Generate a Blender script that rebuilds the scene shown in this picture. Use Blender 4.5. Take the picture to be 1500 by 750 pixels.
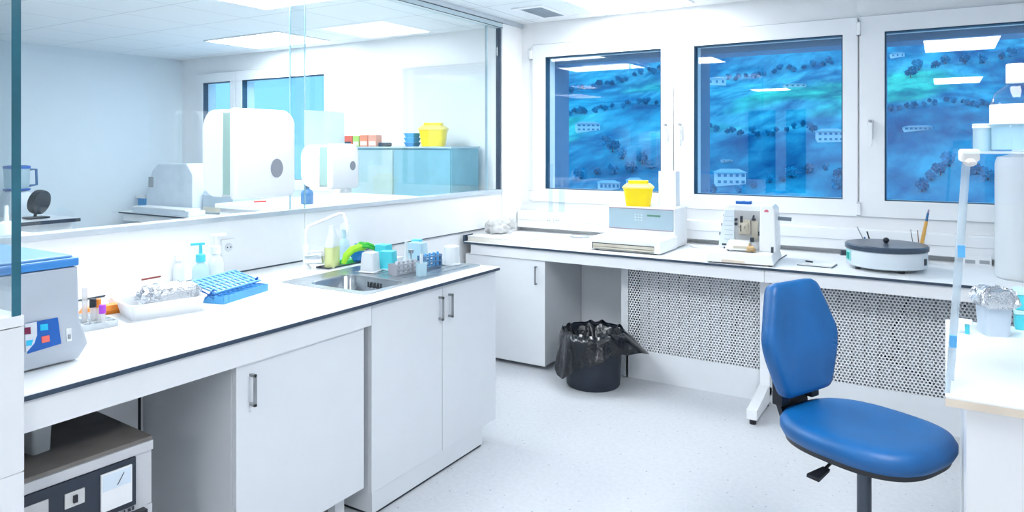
import bpy, bmesh, math, random
from mathutils import Vector, Matrix, noise
PI = math.pi
sc = bpy.context.scene
for o in list(bpy.data.objects): bpy.data.objects.remove(o)
COL = sc.collection

# ---------------------------------------------------------------- camera, world, exposure
F = 1031.8; HX = 750.0; HY = 214.6; CAMH = 1.53
XL, XD = 0.8518, -0.5240      # world X axis in (lateral, depth)
YL, YD = 0.5240, 0.8518       # world Y axis in (lateral, depth)
cam_d = bpy.data.cameras.new('camera'); cam = bpy.data.objects.new('camera', cam_d); COL.objects.link(cam)
cam_d.sensor_width = 36.0; cam_d.lens = F / 1500 * 36; cam_d.shift_y = (HY - 375) / 1500
cam_d.clip_start = 0.02; cam_d.clip_end = 2000
cam.location = (0, 0, CAMH); cam.rotation_euler = (PI / 2, 0, math.atan2(0.5240, 0.8518))
sc.camera = cam
world = bpy.data.worlds.new('dusk'); sc.world = world; world.use_nodes = True
bg = world.node_tree.nodes['Background']; bg.inputs[0].default_value = (0.25, 0.63, 1.0, 1); bg.inputs[1].default_value = 0.44
sc.view_settings.view_transform = 'Standard'; sc.view_settings.look = 'None'
sc.view_settings.gamma = 1.0; sc.view_settings.use_curve_mapping = False
sc.view_settings.exposure = 1.95
LAMP = 5.4                     # strength of the ceiling light diffusers
LAMP_COL = (0.965, 0.98, 1.0)

# turn a photo point into a point on a plane of the room
def ray(x, y):
    l = (x - HX) / F
    return Vector((l * XL + XD, l * YL + YD, -(y - HY) / F))
def onZ(x, y, z): r = ray(x, y); return r * ((z - CAMH) / r.z) + Vector((0, 0, CAMH))
def onX(x, y, X): r = ray(x, y); return r * (X / r.x) + Vector((0, 0, CAMH))
def onY(x, y, Y): r = ray(x, y); return r * (Y / r.y) + Vector((0, 0, CAMH))

# ---------------------------------------------------------------- materials
MATS = {}
def mat(name, col, rough=0.5, metal=0.0, spec=0.5, alpha=1.0, trans=0.0, emit=None, es=1.0, var=0.04, scale=8.0, bump=0.0, bscale=60.0, coat=0.0):
    if name in MATS: return MATS[name]
    m = bpy.data.materials.new(name); m.use_nodes = True; nt = m.node_tree; b = nt.nodes['Principled BSDF']
    c = (*col, 1)
    b.inputs['Roughness'].default_value = rough; b.inputs['Metallic'].default_value = metal
    b.inputs['Specular IOR Level'].default_value = spec; b.inputs['Alpha'].default_value = alpha
    b.inputs['Transmission Weight'].default_value = trans; b.inputs['Coat Weight'].default_value = coat
    if emit: b.inputs['Emission Color'].default_value = (*emit, 1); b.inputs['Emission Strength'].default_value = es
    tc = nt.nodes.new('ShaderNodeTexCoord'); nz = nt.nodes.new('ShaderNodeTexNoise'); nz.inputs['Scale'].default_value = scale
    nt.links.new(tc.outputs['Object'], nz.inputs['Vector'])
    rp = nt.nodes.new('ShaderNodeValToRGB')
    rp.color_ramp.elements[0].position = 0.3; rp.color_ramp.elements[1].position = 0.7
    rp.color_ramp.elements[0].color = (*[max(0, v * (1 - var)) for v in col], 1)
    rp.color_ramp.elements[1].color = (*[min(1, v * (1 + var)) for v in col], 1)
    nt.links.new(nz.outputs['Fac'], rp.inputs['Fac']); nt.links.new(rp.outputs['Color'], b.inputs['Base Color'])
    if bump:
        n2 = nt.nodes.new('ShaderNodeTexNoise'); n2.inputs['Scale'].default_value = bscale
        bp = nt.nodes.new('ShaderNodeBump'); bp.inputs['Strength'].default_value = bump; bp.inputs['Distance'].default_value = 0.01
        nt.links.new(tc.outputs['Object'], n2.inputs['Vector']); nt.links.new(n2.outputs['Fac'], bp.inputs['Height']); nt.links.new(bp.outputs['Normal'], b.inputs['Normal'])
    MATS[name] = m; return m
def glassmat(name, tint, refl=1.0, ior=1.5, rough=0.0):
    m = bpy.data.materials.new(name); m.use_nodes = True; nt = m.node_tree; nt.nodes.clear()
    out = nt.nodes.new('ShaderNodeOutputMaterial'); mx = nt.nodes.new('ShaderNodeMixShader')
    tr = nt.nodes.new('ShaderNodeBsdfTransparent'); tr.inputs[0].default_value = (*tint, 1)
    gl = nt.nodes.new('ShaderNodeBsdfGlossy'); gl.inputs['Roughness'].default_value = rough
    fr = nt.nodes.new('ShaderNodeLayerWeight'); fr.inputs['Blend'].default_value = 0.5      # facing: 1 - cos
    pw = nt.nodes.new('ShaderNodeMath'); pw.operation = 'POWER'; pw.inputs[1].default_value = 5.0
    ad = nt.nodes.new('ShaderNodeMath'); ad.operation = 'MULTIPLY_ADD'; ad.inputs[1].default_value = 0.96; ad.inputs[2].default_value = 0.04
    mu = nt.nodes.new('ShaderNodeMath'); mu.operation = 'MULTIPLY'; mu.inputs[1].default_value = refl; mu.use_clamp = True
    nt.links.new(fr.outputs['Facing'], pw.inputs[0]); nt.links.new(pw.outputs[0], ad.inputs[0]); nt.links.new(ad.outputs[0], mu.inputs[0]); nt.links.new(mu.outputs[0], mx.inputs[0])
    nt.links.new(tr.outputs[0], mx.inputs[1]); nt.links.new(gl.outputs[0], mx.inputs[2]); nt.links.new(mx.outputs[0], out.inputs[0])
    MATS[name] = m; return m
def plastic(name, col, trans=0.5, rough=0.35):
    """translucent plastic: part see-through, part diffuse, a little gloss"""
    m = bpy.data.materials.new(name); m.use_nodes = True; nt = m.node_tree; nt.nodes.clear()
    out = nt.nodes.new('ShaderNodeOutputMaterial'); mx = nt.nodes.new('ShaderNodeMixShader'); mx.inputs[0].default_value = 1 - trans
    tr = nt.nodes.new('ShaderNodeBsdfTransparent'); tr.inputs[0].default_value = (*[min(1, .4 + .6 * v) for v in col], 1)
    pb = nt.nodes.new('ShaderNodeBsdfPrincipled'); pb.inputs['Base Color'].default_value = (*col, 1); pb.inputs['Roughness'].default_value = rough
    nt.links.new(tr.outputs[0], mx.inputs[1]); nt.links.new(pb.outputs[0], mx.inputs[2]); nt.links.new(mx.outputs[0], out.inputs[0])
    MATS[name] = m; return m

WALL = mat('wall_paint', (0.89, 0.905, 0.92), 0.6, var=0.01)
CAB = mat('cabinet_laminate', (0.80, 0.83, 0.86), 0.45, var=0.01)
CAB2 = mat('pale_edge_laminate', (0.84, 0.86, 0.885), 0.45, var=0.01)
TOPW = mat('white_worktop', (0.90, 0.92, 0.935), 0.35, var=0.01)
CORE = mat('dark_core', (0.035, 0.06, 0.10), 0.5, var=0.1)
FRAMEW = mat('window_pvc', (0.88, 0.90, 0.92), 0.4, var=0.01)
CREAM = mat('cream_white', (0.84, 0.85, 0.85), 0.4, var=0.02)
WHITE = mat('white_plastic', (0.88, 0.90, 0.92), 0.35, var=0.01)
ALU = mat('aluminium', (0.62, 0.67, 0.71), 0.4, metal=0.5, var=0.03)
STEEL = mat('stainless_steel', (0.50, 0.53, 0.56), 0.28, metal=0.95, var=0.08, scale=20)
STEELD = mat('brushed_handle', (0.38, 0.40, 0.42), 0.35, metal=0.8)
CHROME = mat('chrome', (0.80, 0.83, 0.86), 0.12, metal=0.9)
BLACK = mat('black_plastic', (0.012, 0.014, 0.02), 0.4)
DARK = mat('dark_gap', (0.03, 0.04, 0.05), 0.8)
DGREY = mat('dark_grey_metal', (0.05, 0.06, 0.08), 0.4, metal=0.3)
GREY = mat('mid_grey', (0.35, 0.38, 0.41), 0.5)
BAG = mat('bin_bag_film', (0.006, 0.008, 0.012), 0.2, bump=0.5, bscale=35, coat=0.3)
BINM = mat('bin_plastic', (0.018, 0.026, 0.042), 0.55, var=0.2)
BLUEV = mat('blue_vinyl', (0.0, 0.105, 0.33), 0.45, spec=0.6, var=0.15, scale=5, bump=0.03, bscale=300)
YEL = mat('yellow_plastic', (0.95, 0.72, 0.0), 0.4, var=0.04)
YELL = mat('pale_yellow_lid', (0.95, 0.80, 0.18), 0.4, var=0.04)
CYAN = mat('cyan_plastic', (0.08, 0.62, 0.72), 0.4, var=0.05)
CYANL = mat('pale_cyan_plastic', (0.55, 0.84, 0.88), 0.4, var=0.05)
SKYB = mat('sky_blue_plastic', (0.10, 0.42, 0.80), 0.4, var=0.08)
CENB = mat('lid_blue', (0.05, 0.28, 0.72), 0.4, var=0.05)
CENG = mat('instrument_grey', (0.52, 0.57, 0.64), 0.45, var=0.03)
DBLUE = mat('panel_blue', (0.01, 0.12, 0.48), 0.4)
RED = mat('red_plastic', (0.75, 0.06, 0.05), 0.4)
SALM = mat('salmon_red', (0.85, 0.22, 0.18), 0.45)
ORANGE = mat('orange_plastic', (0.95, 0.30, 0.03), 0.4)
GREEN = mat('bright_green', (0.05, 0.55, 0.12), 0.5, var=0.15)
LIME = mat('lime_green', (0.35, 0.75, 0.03), 0.5, var=0.15)
TEAL = mat('teal_green_switch', (0.0, 0.38, 0.30), 0.4)
PURP = mat('purple_cap', (0.45, 0.06, 0.62), 0.4)
FOIL = mat('aluminium_foil', (0.62, 0.64, 0.67), 0.25, metal=0.9, bump=0.8, bscale=60)
CLOTH = mat('grey_white_cloth', (0.58, 0.58, 0.57), 0.8, var=.1, bump=.5, bscale=25)
PAPER = mat('paper', (0.86, 0.87, 0.86), 0.8, var=0.02)
BEIGE = mat('beige_metal', (0.62, 0.58, 0.48), 0.45, var=0.08)
WOOD = mat('pale_wood', (0.80, 0.70, 0.58), 0.5, var=0.1)
BRASS = mat('worn_brass', (0.55, 0.38, 0.20), 0.4, metal=0.6, var=0.2)
OVENTOP = mat('oven_grey_brown', (0.19, 0.175, 0.16), 0.5, var=0.12, scale=14)
OVENF = mat('oven_front', (0.60, 0.61, 0.64), 0.45, var=0.03)
PANELB = mat('oven_panel_dark', (0.02, 0.03, 0.05), 0.4)
BLUEGREY = mat('blue_grey_panel', (0.35, 0.47, 0.54), 0.4, var=0.03)
CABLUE = mat('steel_blue_cabinet', (0.22, 0.46, 0.55), 0.35, var=0.06)
CABTEAL = mat('grey_green_cabinet', (0.42, 0.58, 0.60), 0.35, var=0.06)
PENCIL = mat('orange_brown_pen', (0.75, 0.42, 0.10), 0.4)
GLASS = glassmat('partition_glass', (0.925, 0.965, 0.975), 1.25)
WGLASS = glassmat('window_glass', (0.93, 0.97, 0.99), 1.35)
CLEAR = glassmat('clear_acrylic', (0.90, 0.95, 0.97), 1.0)
GEDGE = mat('glass_edge', (0.02, 0.14, 0.20), 0.15, var=0.15)
GEDGEL = mat('glass_edge_pale', (0.30, 0.48, 0.56), 0.2, var=0.1)
TGREEN = plastic('green_translucent', (0.55, 0.78, 0.74), 0.35)
TBLUE = plastic('pale_blue_translucent', (0.62, 0.82, 0.90), 0.4)
TWHITE = plastic('milky_translucent', (0.86, 0.91, 0.94), 0.3)
TYEL = plastic('yellow_soap', (0.80, 0.86, 0.42), 0.2)
TLAB = plastic('acrylic_edges', (0.80, 0.89, 0.95), 0.55, .15)

def light_mat():
    m = bpy.data.materials.new('light_diffuser'); m.use_nodes = True; nt = m.node_tree
    b = nt.nodes['Principled BSDF']; b.inputs['Base Color'].default_value = (.9, .9, .9, 1)
    b.inputs['Emission Color'].default_value = (*LAMP_COL, 1); b.inputs['Emission Strength'].default_value = LAMP
    return m
LIGHT = light_mat()

def floor_mat():
    m = bpy.data.materials.new('speckled_vinyl'); m.use_nodes = True; nt = m.node_tree; b = nt.nodes['Principled BSDF']
    b.inputs['Roughness'].default_value = 0.42
    tc = nt.nodes.new('ShaderNodeTexCoord')
    v = nt.nodes.new('ShaderNodeTexVoronoi'); v.inputs['Scale'].default_value = 40
    n = nt.nodes.new('ShaderNodeTexNoise'); n.inputs['Scale'].default_value = 45; n.inputs['Detail'].default_value = 3
    n0 = nt.nodes.new('ShaderNodeTexNoise'); n0.inputs['Scale'].default_value = 1.3
    for q in (v, n, n0): nt.links.new(tc.outputs['Object'], q.inputs['Vector'])
    r = nt.nodes.new('ShaderNodeValToRGB'); e = r.color_ramp.elements
    e[0].position = 0.0; e[0].color = (0.18, 0.21, 0.26, 1); e[1].position = 0.19; e[1].color = (0.635, 0.655, 0.69, 1)
    k = r.color_ramp.elements.new(0.13); k.color = (0.26, 0.31, 0.38, 1)
    r2 = nt.nodes.new('ShaderNodeValToRGB'); r2.color_ramp.elements[0].position = .42; r2.color_ramp.elements[0].color = (.97, .97, .97, 1)
    r2.color_ramp.elements[1].position = .6; r2.color_ramp.elements[1].color = (1.02, 1.02, 1.02, 1)
    r3 = nt.nodes.new('ShaderNodeValToRGB'); r3.color_ramp.elements[0].color = (.95, .95, .95, 1); r3.color_ramp.elements[1].color = (1.03, 1.03, 1.03, 1)
    sp = nt.nodes.new('ShaderNodeSeparateColor'); am = nt.nodes.new('ShaderNodeMath'); am.operation = 'MULTIPLY_ADD'; am.inputs[1].default_value = .36
    nt.links.new(v.outputs['Color'], sp.inputs[0]); nt.links.new(sp.outputs[0], am.inputs[0]); nt.links.new(v.outputs['Distance'], am.inputs[2]); nt.links.new(am.outputs[0], r.inputs[0]); nt.links.new(n.outputs['Fac'], r2.inputs[0]); nt.links.new(n0.outputs['Fac'], r3.inputs[0])
    a = nt.nodes.new('ShaderNodeMix'); a.data_type = 'RGBA'; a.blend_type = 'MULTIPLY'; a.inputs[0].default_value = 1
    c = nt.nodes.new('ShaderNodeMix'); c.data_type = 'RGBA'; c.blend_type = 'MULTIPLY'; c.inputs[0].default_value = 1
    nt.links.new(r.outputs[0], a.inputs[6]); nt.links.new(r2.outputs[0], a.inputs[7])
    nt.links.new(a.outputs[2], c.inputs[6]); nt.links.new(r3.outputs[0], c.inputs[7])
    nt.links.new(c.outputs[2], b.inputs['Base Color'])
    return m
def ceil_mat():
    m = bpy.data.materials.new('ceiling_tiles'); m.use_nodes = True; nt = m.node_tree; b = nt.nodes['Principled BSDF']
    b.inputs['Roughness'].default_value = 0.8
    tc = nt.nodes.new('ShaderNodeTexCoord'); mp = nt.nodes.new('ShaderNodeMapping'); mp.inputs['Location'].default_value = (2.85, -4.25, 0)
    br = nt.nodes.new('ShaderNodeTexBrick'); br.offset = 0.0; br.inputs['Scale'].default_value = 1.0
    br.inputs['Brick Width'].default_value = 0.62; br.inputs['Row Height'].default_value = 0.62; br.inputs['Mortar Size'].default_value = 0.004
    br.inputs['Color1'].default_value = (.84, .87, .895, 1); br.inputs['Color2'].default_value = (.83, .865, .89, 1); br.inputs['Mortar'].default_value = (.50, .55, .60, 1)
    nt.links.new(tc.outputs['Object'], mp.inputs[0]); nt.links.new(mp.outputs[0], br.inputs['Vector']); nt.links.new(br.outputs['Color'], b.inputs['Base Color'])
    return m

# ---------------------------------------------------------------- mesh helpers
class MB:
    def __init__(s): s.bm = bmesh.new(); s.M = Matrix.Identity(4)
    def _v(s, p): return s.bm.verts.new(s.M @ Vector(p))
    def box(s, x0, x1, y0, y1, z0, z1, M=None):
        pts = [Vector((x, y, z)) for x in (x0, x1) for y in (y0, y1) for z in (z0, z1)]
        if M is not None: pts = [M @ p for p in pts]
        v = [s._v(p) for p in pts]
        for f in ((0, 1, 3, 2), (4, 6, 7, 5), (0, 4, 5, 1), (2, 3, 7, 6), (0, 2, 6, 4), (1, 5, 7, 3)): s.bm.faces.new([v[i] for i in f])
        return s
    def rbox(s, x0, x1, y0, y1, z0, z1, r=0.01, seg=3, axis='z'):
        """box with corners rounded about one axis"""
        if axis == 'z': a0, a1, b0, b1, c0, c1 = x0, x1, y0, y1, z0, z1; f = lambda a, b, c: (a, b, c)
        elif axis == 'x': a0, a1, b0, b1, c0, c1 = y0, y1, z0, z1, x0, x1; f = lambda a, b, c: (c, a, b)
        else: a0, a1, b0, b1, c0, c1 = x0, x1, z0, z1, y0, y1; f = lambda a, b, c: (a, c, b)
        o = rrect(a0, a1, b0, b1, r, seg)
        return s.prism([f(a, b, c0) for a, b in o], [f(a, b, c1) for a, b in o])
    def prism(s, bot, top):
        b = [s._v(p) for p in bot]; t = [s._v(p) for p in top]; n = len(b)
        s.bm.faces.new(b[::-1]); s.bm.faces.new(t)
        for i in range(n): s.bm.faces.new((b[i], b[(i + 1) % n], t[(i + 1) % n], t[i]))
        return s
    def loft(s, rings, cap0=True, cap1=True, close=True):
        R = [[s._v(p) for p in r] for r in rings]; n = len(R[0])
        for a, b in zip(R, R[1:]):
            for i in range(n if close else n - 1):
                j = (i + 1) % n; s.bm.faces.new((a[i], a[j], b[j], b[i]))
        if cap0: s.bm.faces.new(R[0][::-1])
        if cap1: s.bm.faces.new(R[-1])
        return s
    def lathe(s, prof, c=(0, 0, 0), seg=24, cap0=True, cap1=True, sq=None):
        rings = []
        for r, z in prof:
            rings.append([(c[0] + r * math.cos(2 * PI * i / seg), c[1] + r * math.sin(2 * PI * i / seg), c[2] + z) for i in range(seg)])
        return s.loft(rings, cap0, cap1)
    def cyl(s, p0, p1, r0, r1=None, seg=12):
        r1 = r0 if r1 is None else r1
        p0 = Vector(p0); p1 = Vector(p1); d = (p1 - p0).normalized()
        a = d.orthogonal().normalized(); b = d.cross(a)
        ring = lambda p, r: [p + (a * math.cos(2 * PI * i / seg) + b * math.sin(2 * PI * i / seg)) * r for i in range(seg)]
        return s.loft([ring(p0, r0), ring(p1, r1)])
    def tube(s, path, r, seg=8, flat=None):
        P = [Vector(p) for p in path]; rings = []
        up = None
        for i, p in enumerate(P):
            d = (P[min(i + 1, len(P) - 1)] - P[max(i - 1, 0)]).normalized()
            if up is None: up = d.orthogonal().normalized()
            up = (up - d * up.dot(d)).normalized(); b = d.cross(up)
            rr = r[i] if isinstance(r, (list, tuple)) else r
            rings.append([p + (up * math.cos(2 * PI * k / seg) + b * math.sin(2 * PI * k / seg)) * rr for k in range(seg)])
        return s.loft(rings)
    def ball(s, c, r, sub=2, sx=1, sy=1, sz=1, amp=0, fr=4, seed=0):
        t = bmesh.new(); bmesh.ops.create_icosphere(t, subdivisions=sub, radius=1)
        m = {}
        for v in t.verts:
            n = 1 + amp * noise.noise(v.co * fr + Vector((seed, seed * 1.7, 0)))
            m[v] = s._v(Vector(c) + Vector((v.co.x * sx, v.co.y * sy, v.co.z * sz)) * r * n)
        for f in t.faces: s.bm.faces.new([m[v] for v in f.verts])
        t.free(); return s
    def build(s, name, m, parent=None, world=False, bevel=0, smooth=False, kind=None, label=None, seg=2, angle=35):
        if bevel:
            s.bm.normal_update()
            ed = [e for e in s.bm.edges if len(e.link_faces) == 2 and e.calc_face_angle(0) > math.radians(30)]
            if ed: bmesh.ops.bevel(s.bm, geom=ed, offset=bevel, segments=seg, profile=0.6, affect='EDGES')
        bmesh.ops.recalc_face_normals(s.bm, faces=s.bm.faces)
        org = Vector((0, 0, 0))
        if parent is not None and world: s.bm.transform(ROOTM[parent.name].inverted())
        elif parent is None and s.bm.verts:
            lo = Vector([min(v.co[i] for v in s.bm.verts) for i in range(3)]); hi = Vector([max(v.co[i] for v in s.bm.verts) for i in range(3)])
            org = Vector(((lo.x + hi.x) / 2, (lo.y + hi.y) / 2, lo.z)) if kind != 'structure' else Vector((0, 0, 0))
            s.bm.transform(Matrix.Translation(-org))
        me = bpy.data.meshes.new(name); s.bm.to_mesh(me); s.bm.free(); me.materials.append(m)
        if smooth:
            me.shade_smooth()
            try: me.set_sharp_from_angle(angle=math.radians(angle))
            except Exception: pass
        o = bpy.data.objects.new(name, me); COL.objects.link(o); o.location = org
        if parent is not None:
            o.parent = parent; ROOTM[o.name] = ROOTM[parent.name]; o.location = (0, 0, 0)
        else: ROOTM[o.name] = Matrix.Translation(org)
        if kind: o['kind'] = kind
        if label: o['label'] = label
        return o
ROOTM = {}
def rrect(a0, a1, b0, b1, r, seg=3):
    o = []
    for cx, cy, st in ((a1 - r, b1 - r, 0), (a0 + r, b1 - r, 90), (a0 + r, b0 + r, 180), (a1 - r, b0 + r, 270)):
        for k in range(seg + 1):
            t = math.radians(st + 90 * k / seg); o.append((cx + r * math.cos(t), cy + r * math.sin(t)))
    return o
def thing(name, label, cat, loc=(0, 0, 0), rz=0, group=None):
    o = bpy.data.objects.new(name, None); COL.objects.link(o); o.empty_display_size = 0.05
    o.location = loc; o.rotation_euler = (0, 0, rz); o['label'] = label; o['category'] = cat
    if group: o['group'] = group
    ROOTM[o.name] = Matrix.Translation(Vector(loc)) @ Matrix.Rotation(rz, 4, 'Z')
    return o
def tag(o, label, cat, group=None, kind=None):
    o['label'] = label; o['category'] = cat
    if group: o['group'] = group
    if kind: o['kind'] = kind
    return o
KIDS = {}
def copy_tree(o, loc=None, rz=None, parent=None):
    c = o.copy(); COL.objects.link(c)
    if parent is not None: c.parent = parent
    if loc is not None: c.location = loc
    if rz is not None: c.rotation_euler = (0, 0, rz)
    for ch in [q for q in bpy.data.objects if q.parent == o]: copy_tree(ch, parent=c)
    return c
def struct(name, mb, m, parent=None, **k):
    return mb.build(name, m, parent, kind='structure' if parent is None else None, world=True, **k)

# ---------------------------------------------------------------- room shell
CZ = 2.543; WY = 5.03; GX = -3.0
struct('floor', MB().box(-7.75, 2.4, -4.6, 5.2, -0.1, 0), floor_mat())
struct('ceiling', MB().box(-7.75, 2.4, -4.6, 5.2, CZ, CZ + .08), ceil_mat())
# window wall with its openings
WZ0, WZ1 = 1.188, 2.254
OPEN = [(-2.762, -1.787), (-1.541, -0.566), (-0.326, 0.75)]
OPEN2 = [(-7.227, -6.741), (-6.543, -5.276)]
mb = MB(); xs = [-7.75]
for a, b in OPEN2 + OPEN: xs += [a, b]
xs.append(2.4)
for i in range(0, len(xs), 2): mb.box(xs[i], xs[i + 1], WY, WY + .14, 0, CZ)
for a, b in OPEN2 + OPEN: mb.box(a, b, WY, WY + .14, 0, WZ0); mb.box(a, b, WY, WY + .14, WZ1, CZ)
struct('wall_back', mb, WALL)
struct('wall_right', MB().box(2.3, 2.4, -4.5, 5.03, 0, CZ), WALL)
struct('wall_front', MB().box(-7.75, 2.4, -4.6, -4.5, 0, CZ), WALL)
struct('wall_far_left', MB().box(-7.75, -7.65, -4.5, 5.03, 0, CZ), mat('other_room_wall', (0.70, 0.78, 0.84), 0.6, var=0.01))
# left wall: cladding under the glass, end post beside the windows
mb = MB()
for a, b in ((0.86, 2.70), (2.704, 4.717)): mb.box(GX - .06, GX, a, b, 0.908, 1.165)
mb.box(GX - .06, GX - .012, 0.86, 4.717, 0.0, 0.908)
struct('wall_left', mb, WALL)
struct('wall_left_post', MB().box(GX - .08, GX + .004, 4.72, 5.03, 0, CZ - .003), WALL)
struct('trim_1', MB().box(GX - .012, GX - .004, 0.90, 4.717, 0.9005, 0.908), mat('line_gap', (.10, .13, .17), .7))
mb = MB().box(GX - .07, GX + .015, 0.855, 4.718, 1.165, 1.19)
struct('trim_2', mb, ALU, bevel=.002)
struct('trim_3', MB().box(GX - .06, GX + .02, 0.30, 5.02, CZ - .035, CZ - .001), ALU)
struct('trim_4', MB().box(GX - .05, GX + .012, 0.30, 4.718, CZ - .075, CZ - .037), mat('header_rail', (.55, .66, .70), .3, metal=.3))
mb = MB()
mb.box(GX + .0125, GX + .014, .3, 4.718, CZ - .076, CZ - .072).box(GX + .0125, GX + .014, .3, 4.718, CZ - .040, CZ - .036)
struct('trim_5', mb, DARK)
# partition glass: two overlapping panes
def pane(name, y0, y1, x0, edge):
    o = struct(name, MB().box(x0, x0 + .008, y0, y1, 1.19, CZ - .075), GLASS)
    o2 = MB().box(x0 - .001, x0 + .009, y0 - .002, y0 + .001, 1.19, CZ - .075).box(x0 - .001, x0 + .009, y1 - .001, y1 + .002, 1.19, CZ - .075).build('glass_edge', edge, o, world=True)
    return o
pane('window_4', 0.88, 2.709, GX - .012, GEDGEL)
pane('window_5', 2.624, 4.55, GX - .032, GEDGEL)
struct('window_6', MB().box(GX - .03, GX - .022, 4.56, 4.695, 1.19, CZ - .075), GLASS)
mb = MB().box(GX - .04, GX - .005, 4.698, 4.716, 1.19, CZ - .075)
struct('trim_6', mb, CORE)
struct('trim_7', MB().box(GX - .045, GX - .036, 4.55, 4.56, 1.19, CZ - .075), GREY)

# doors in the wall behind the camera (seen as dark reflections in the middle window)
for n, a, b in ((1, -3.38, -2.86), (2, -2.66, -2.30)):
    d = struct('door_%d' % n, MB().box(a, b, -4.5, -4.47, 0, 2.25), mat('dark_door', (.05, .10, .14), .5))
    MB().cyl((b - .07, -4.47, 1.03), (b - .07, -4.42, 1.03), .01).cyl((b - .07, -4.42, 1.03), (b - .18, -4.42, 1.03), .009).build('door_handle', CHROME, d, world=True)
# near half wall with glass above it, at the left edge
hw = struct('wall_near_partition', MB().box(-3.0, -1.965, 0.70, 0.862, 0, 0.716).box(-3.0, -1.965, 0.70, 0.862, 0.719, 1.079).box(-3.0, -1.968, .705, .858, .7, .73), CAB2, bevel=.0)
struct('trim_8', MB().box(-3.0, -1.965, 0.70, 0.862, 1.082, 1.108), WALL)
ng = struct('window_7', MB().box(-2.99, -1.972, 0.838, 0.856, 1.108, CZ), GLASS)
MB().box(-1.972, -1.968, 0.837, 0.857, 1.108, CZ).build('glass_edge', GEDGE, ng, world=True)

# windows
def window(n, x0, x1, fx0, fx1, handle=None, hinge=None, hl=None, fz0=1.084, fz1=2.358):
    fr = MB()
    y0, y1 = WY - .028, WY
    fr.box(fx0, x0, y0, y1, fz0, fz1).box(x1, fx1, y0, y1, fz0, fz1).box(x0, x1, y0, y1, fz0, WZ0).box(x0, x1, y0, y1, WZ1, fz1)
    w = struct('window_%d' % n, fr, FRAMEW)
    g = MB().box(x0 + .006, x1 - .006, WY + .02, WY + .03, WZ0 + .006, WZ1 - .006).build('window_glass', WGLASS, w, world=True)
    k = MB(); t = .007
    k.box(x0, x0 + t, WY - .02, WY + .04, WZ0, WZ1).box(x1 - t, x1, WY - .02, WY + .04, WZ0, WZ1).box(x0, x1, WY - .02, WY + .04, WZ1 - t, WZ1).box(x0, x1, WY - .02, WY + .04, WZ0, WZ0 + t * .6)
    k.build('gasket', mat('gasket', (.01, .05, .10), .5), w, world=True)
    ln = MB().box(fx0 + .0, fx1, WY - .024, WY - .0275, fz1, fz1 + .003).box(fx0, fx1, WY - .004, WY - .0005, fz0 - .004, fz0)
    ln.build('frame_gap', mat('pale_gap', (.45, .49, .53), .7), w, world=True)
    if handle is not None:
        h = MB().rbox(handle - .016, handle + .016, y0 - .010, y0, 1.575, 1.70, .008)
        h.cyl((handle, y0 - .01, 1.655), (handle, y0 - .045, 1.655), .009)
        hd = handle
        h.rbox(hd - .012, hd + .012, y0 - .058, y0 - .042, 1.53, 1.67, .008, axis='y')
        ho = h.build('window_handle', WHITE, w, world=True)
        MB().cyl((handle, y0 - .0445, 1.69), (handle, y0 - .012, 1.69), .009).build('lock_button', STEELD, ho, world=True)
    if hinge is not None:
        hh = MB()
        for z in (1.09, 2.24): hh.rbox(hinge - .012, hinge + .012, y0 - .016, y0, z, z + .085, .005)
        hh.build('hinge', WHITE, w, world=True)
        h2 = MB()
        for z in (1.09, 2.24):
            for dz in (0, .078): h2.box(hinge - .0125, hinge + .0125, y0 - .0165, y0, z + dz, z + dz + .0035)
        h2.build('hinge_gap', GREY, w, world=True)
    return w
window(1, -2.762, -1.787, -2.877, -1.697, handle=-1.745, hinge=-2.89)
window(2, -1.541, -0.566, -1.687, -0.478, handle=-1.635)
window(3, -0.326, 0.75, -0.468, 0.87, handle=-0.405, hinge=-0.472)
window(8, -7.227, -6.741, -7.32, -6.66)
window(9, -6.543, -5.276, -6.64, -5.18)
# outer reveal of the building: piers and shutter boxes outside the glass
REV = mat('outer_reveal', (0.10, 0.22, 0.38), 0.7)
mb = MB()
for a, b in OPEN: mb.box(a - .2, b + .2, WY + .15, WY + .42, 2.21, 2.6)
for a, b in OPEN: mb.box(a - .2, a - .012, WY + .15, WY + .42, 1.0, 2.3)
mb.box(-2.83, -2.77, WY + .15, WY + .36, 1.0, 2.3)
struct('wall_outer_reveal', mb, REV)
mb = MB(); mb.box(-3.0, 2.3, WY - .012, WY, 0.99, 0.994)
struct('trim_9', mb, mat('pale_gap', (.45, .49, .53), .7))
# cable trunking along the back wall over the desk
t = struct('trim_10', MB().box(-2.985, 2.29, 4.935, WY, 0.873, 1.005), FRAMEW, bevel=.004)
mb = MB().box(-2.985, 2.29, 4.932, 4.9348, .935, .937)
mb.build('trunking_seam', mat('pale_gap', (.45, .49, .53), .7), t, world=True)

# ---------------------------------------------------------------- ceiling lights and vent
def ceiling_light(x0, x1, y0, y1, label, group=None):
    t = thing('ceiling_light', label, 'ceiling light', ((x0 + x1) / 2, (y0 + y1) / 2, CZ - .012), 0, group)
    a, b = (x1 - x0) / 2, (y1 - y0) / 2; w = .02
    f = MB().box(-a, -a + w, -b, b, 0, .012).box(a - w, a, -b, b, 0, .012).box(-a + w, a - w, -b, -b + w, 0, .012).box(-a + w, a - w, b - w, b, 0, .012)
    f.build('light_frame', WHITE, t)
    MB().box(-a + w, a - w, -b + w, b - w, .003, .011).build('diffuser', LIGHT, t)
ceiling_light(-2.24, -1.50, 4.24, 4.89, 'white square ceiling light directly above the first window beside the air vent')
ceiling_light(-2.85, -2.20, 1.62, 2.27, 'square ceiling light above the sink counter, seen only as a reflection in the middle window')
ceiling_light(-0.20, 0.45, 1.35, 2.40, 'long ceiling light over the right bench, the larger reflection in the right window')
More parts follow.
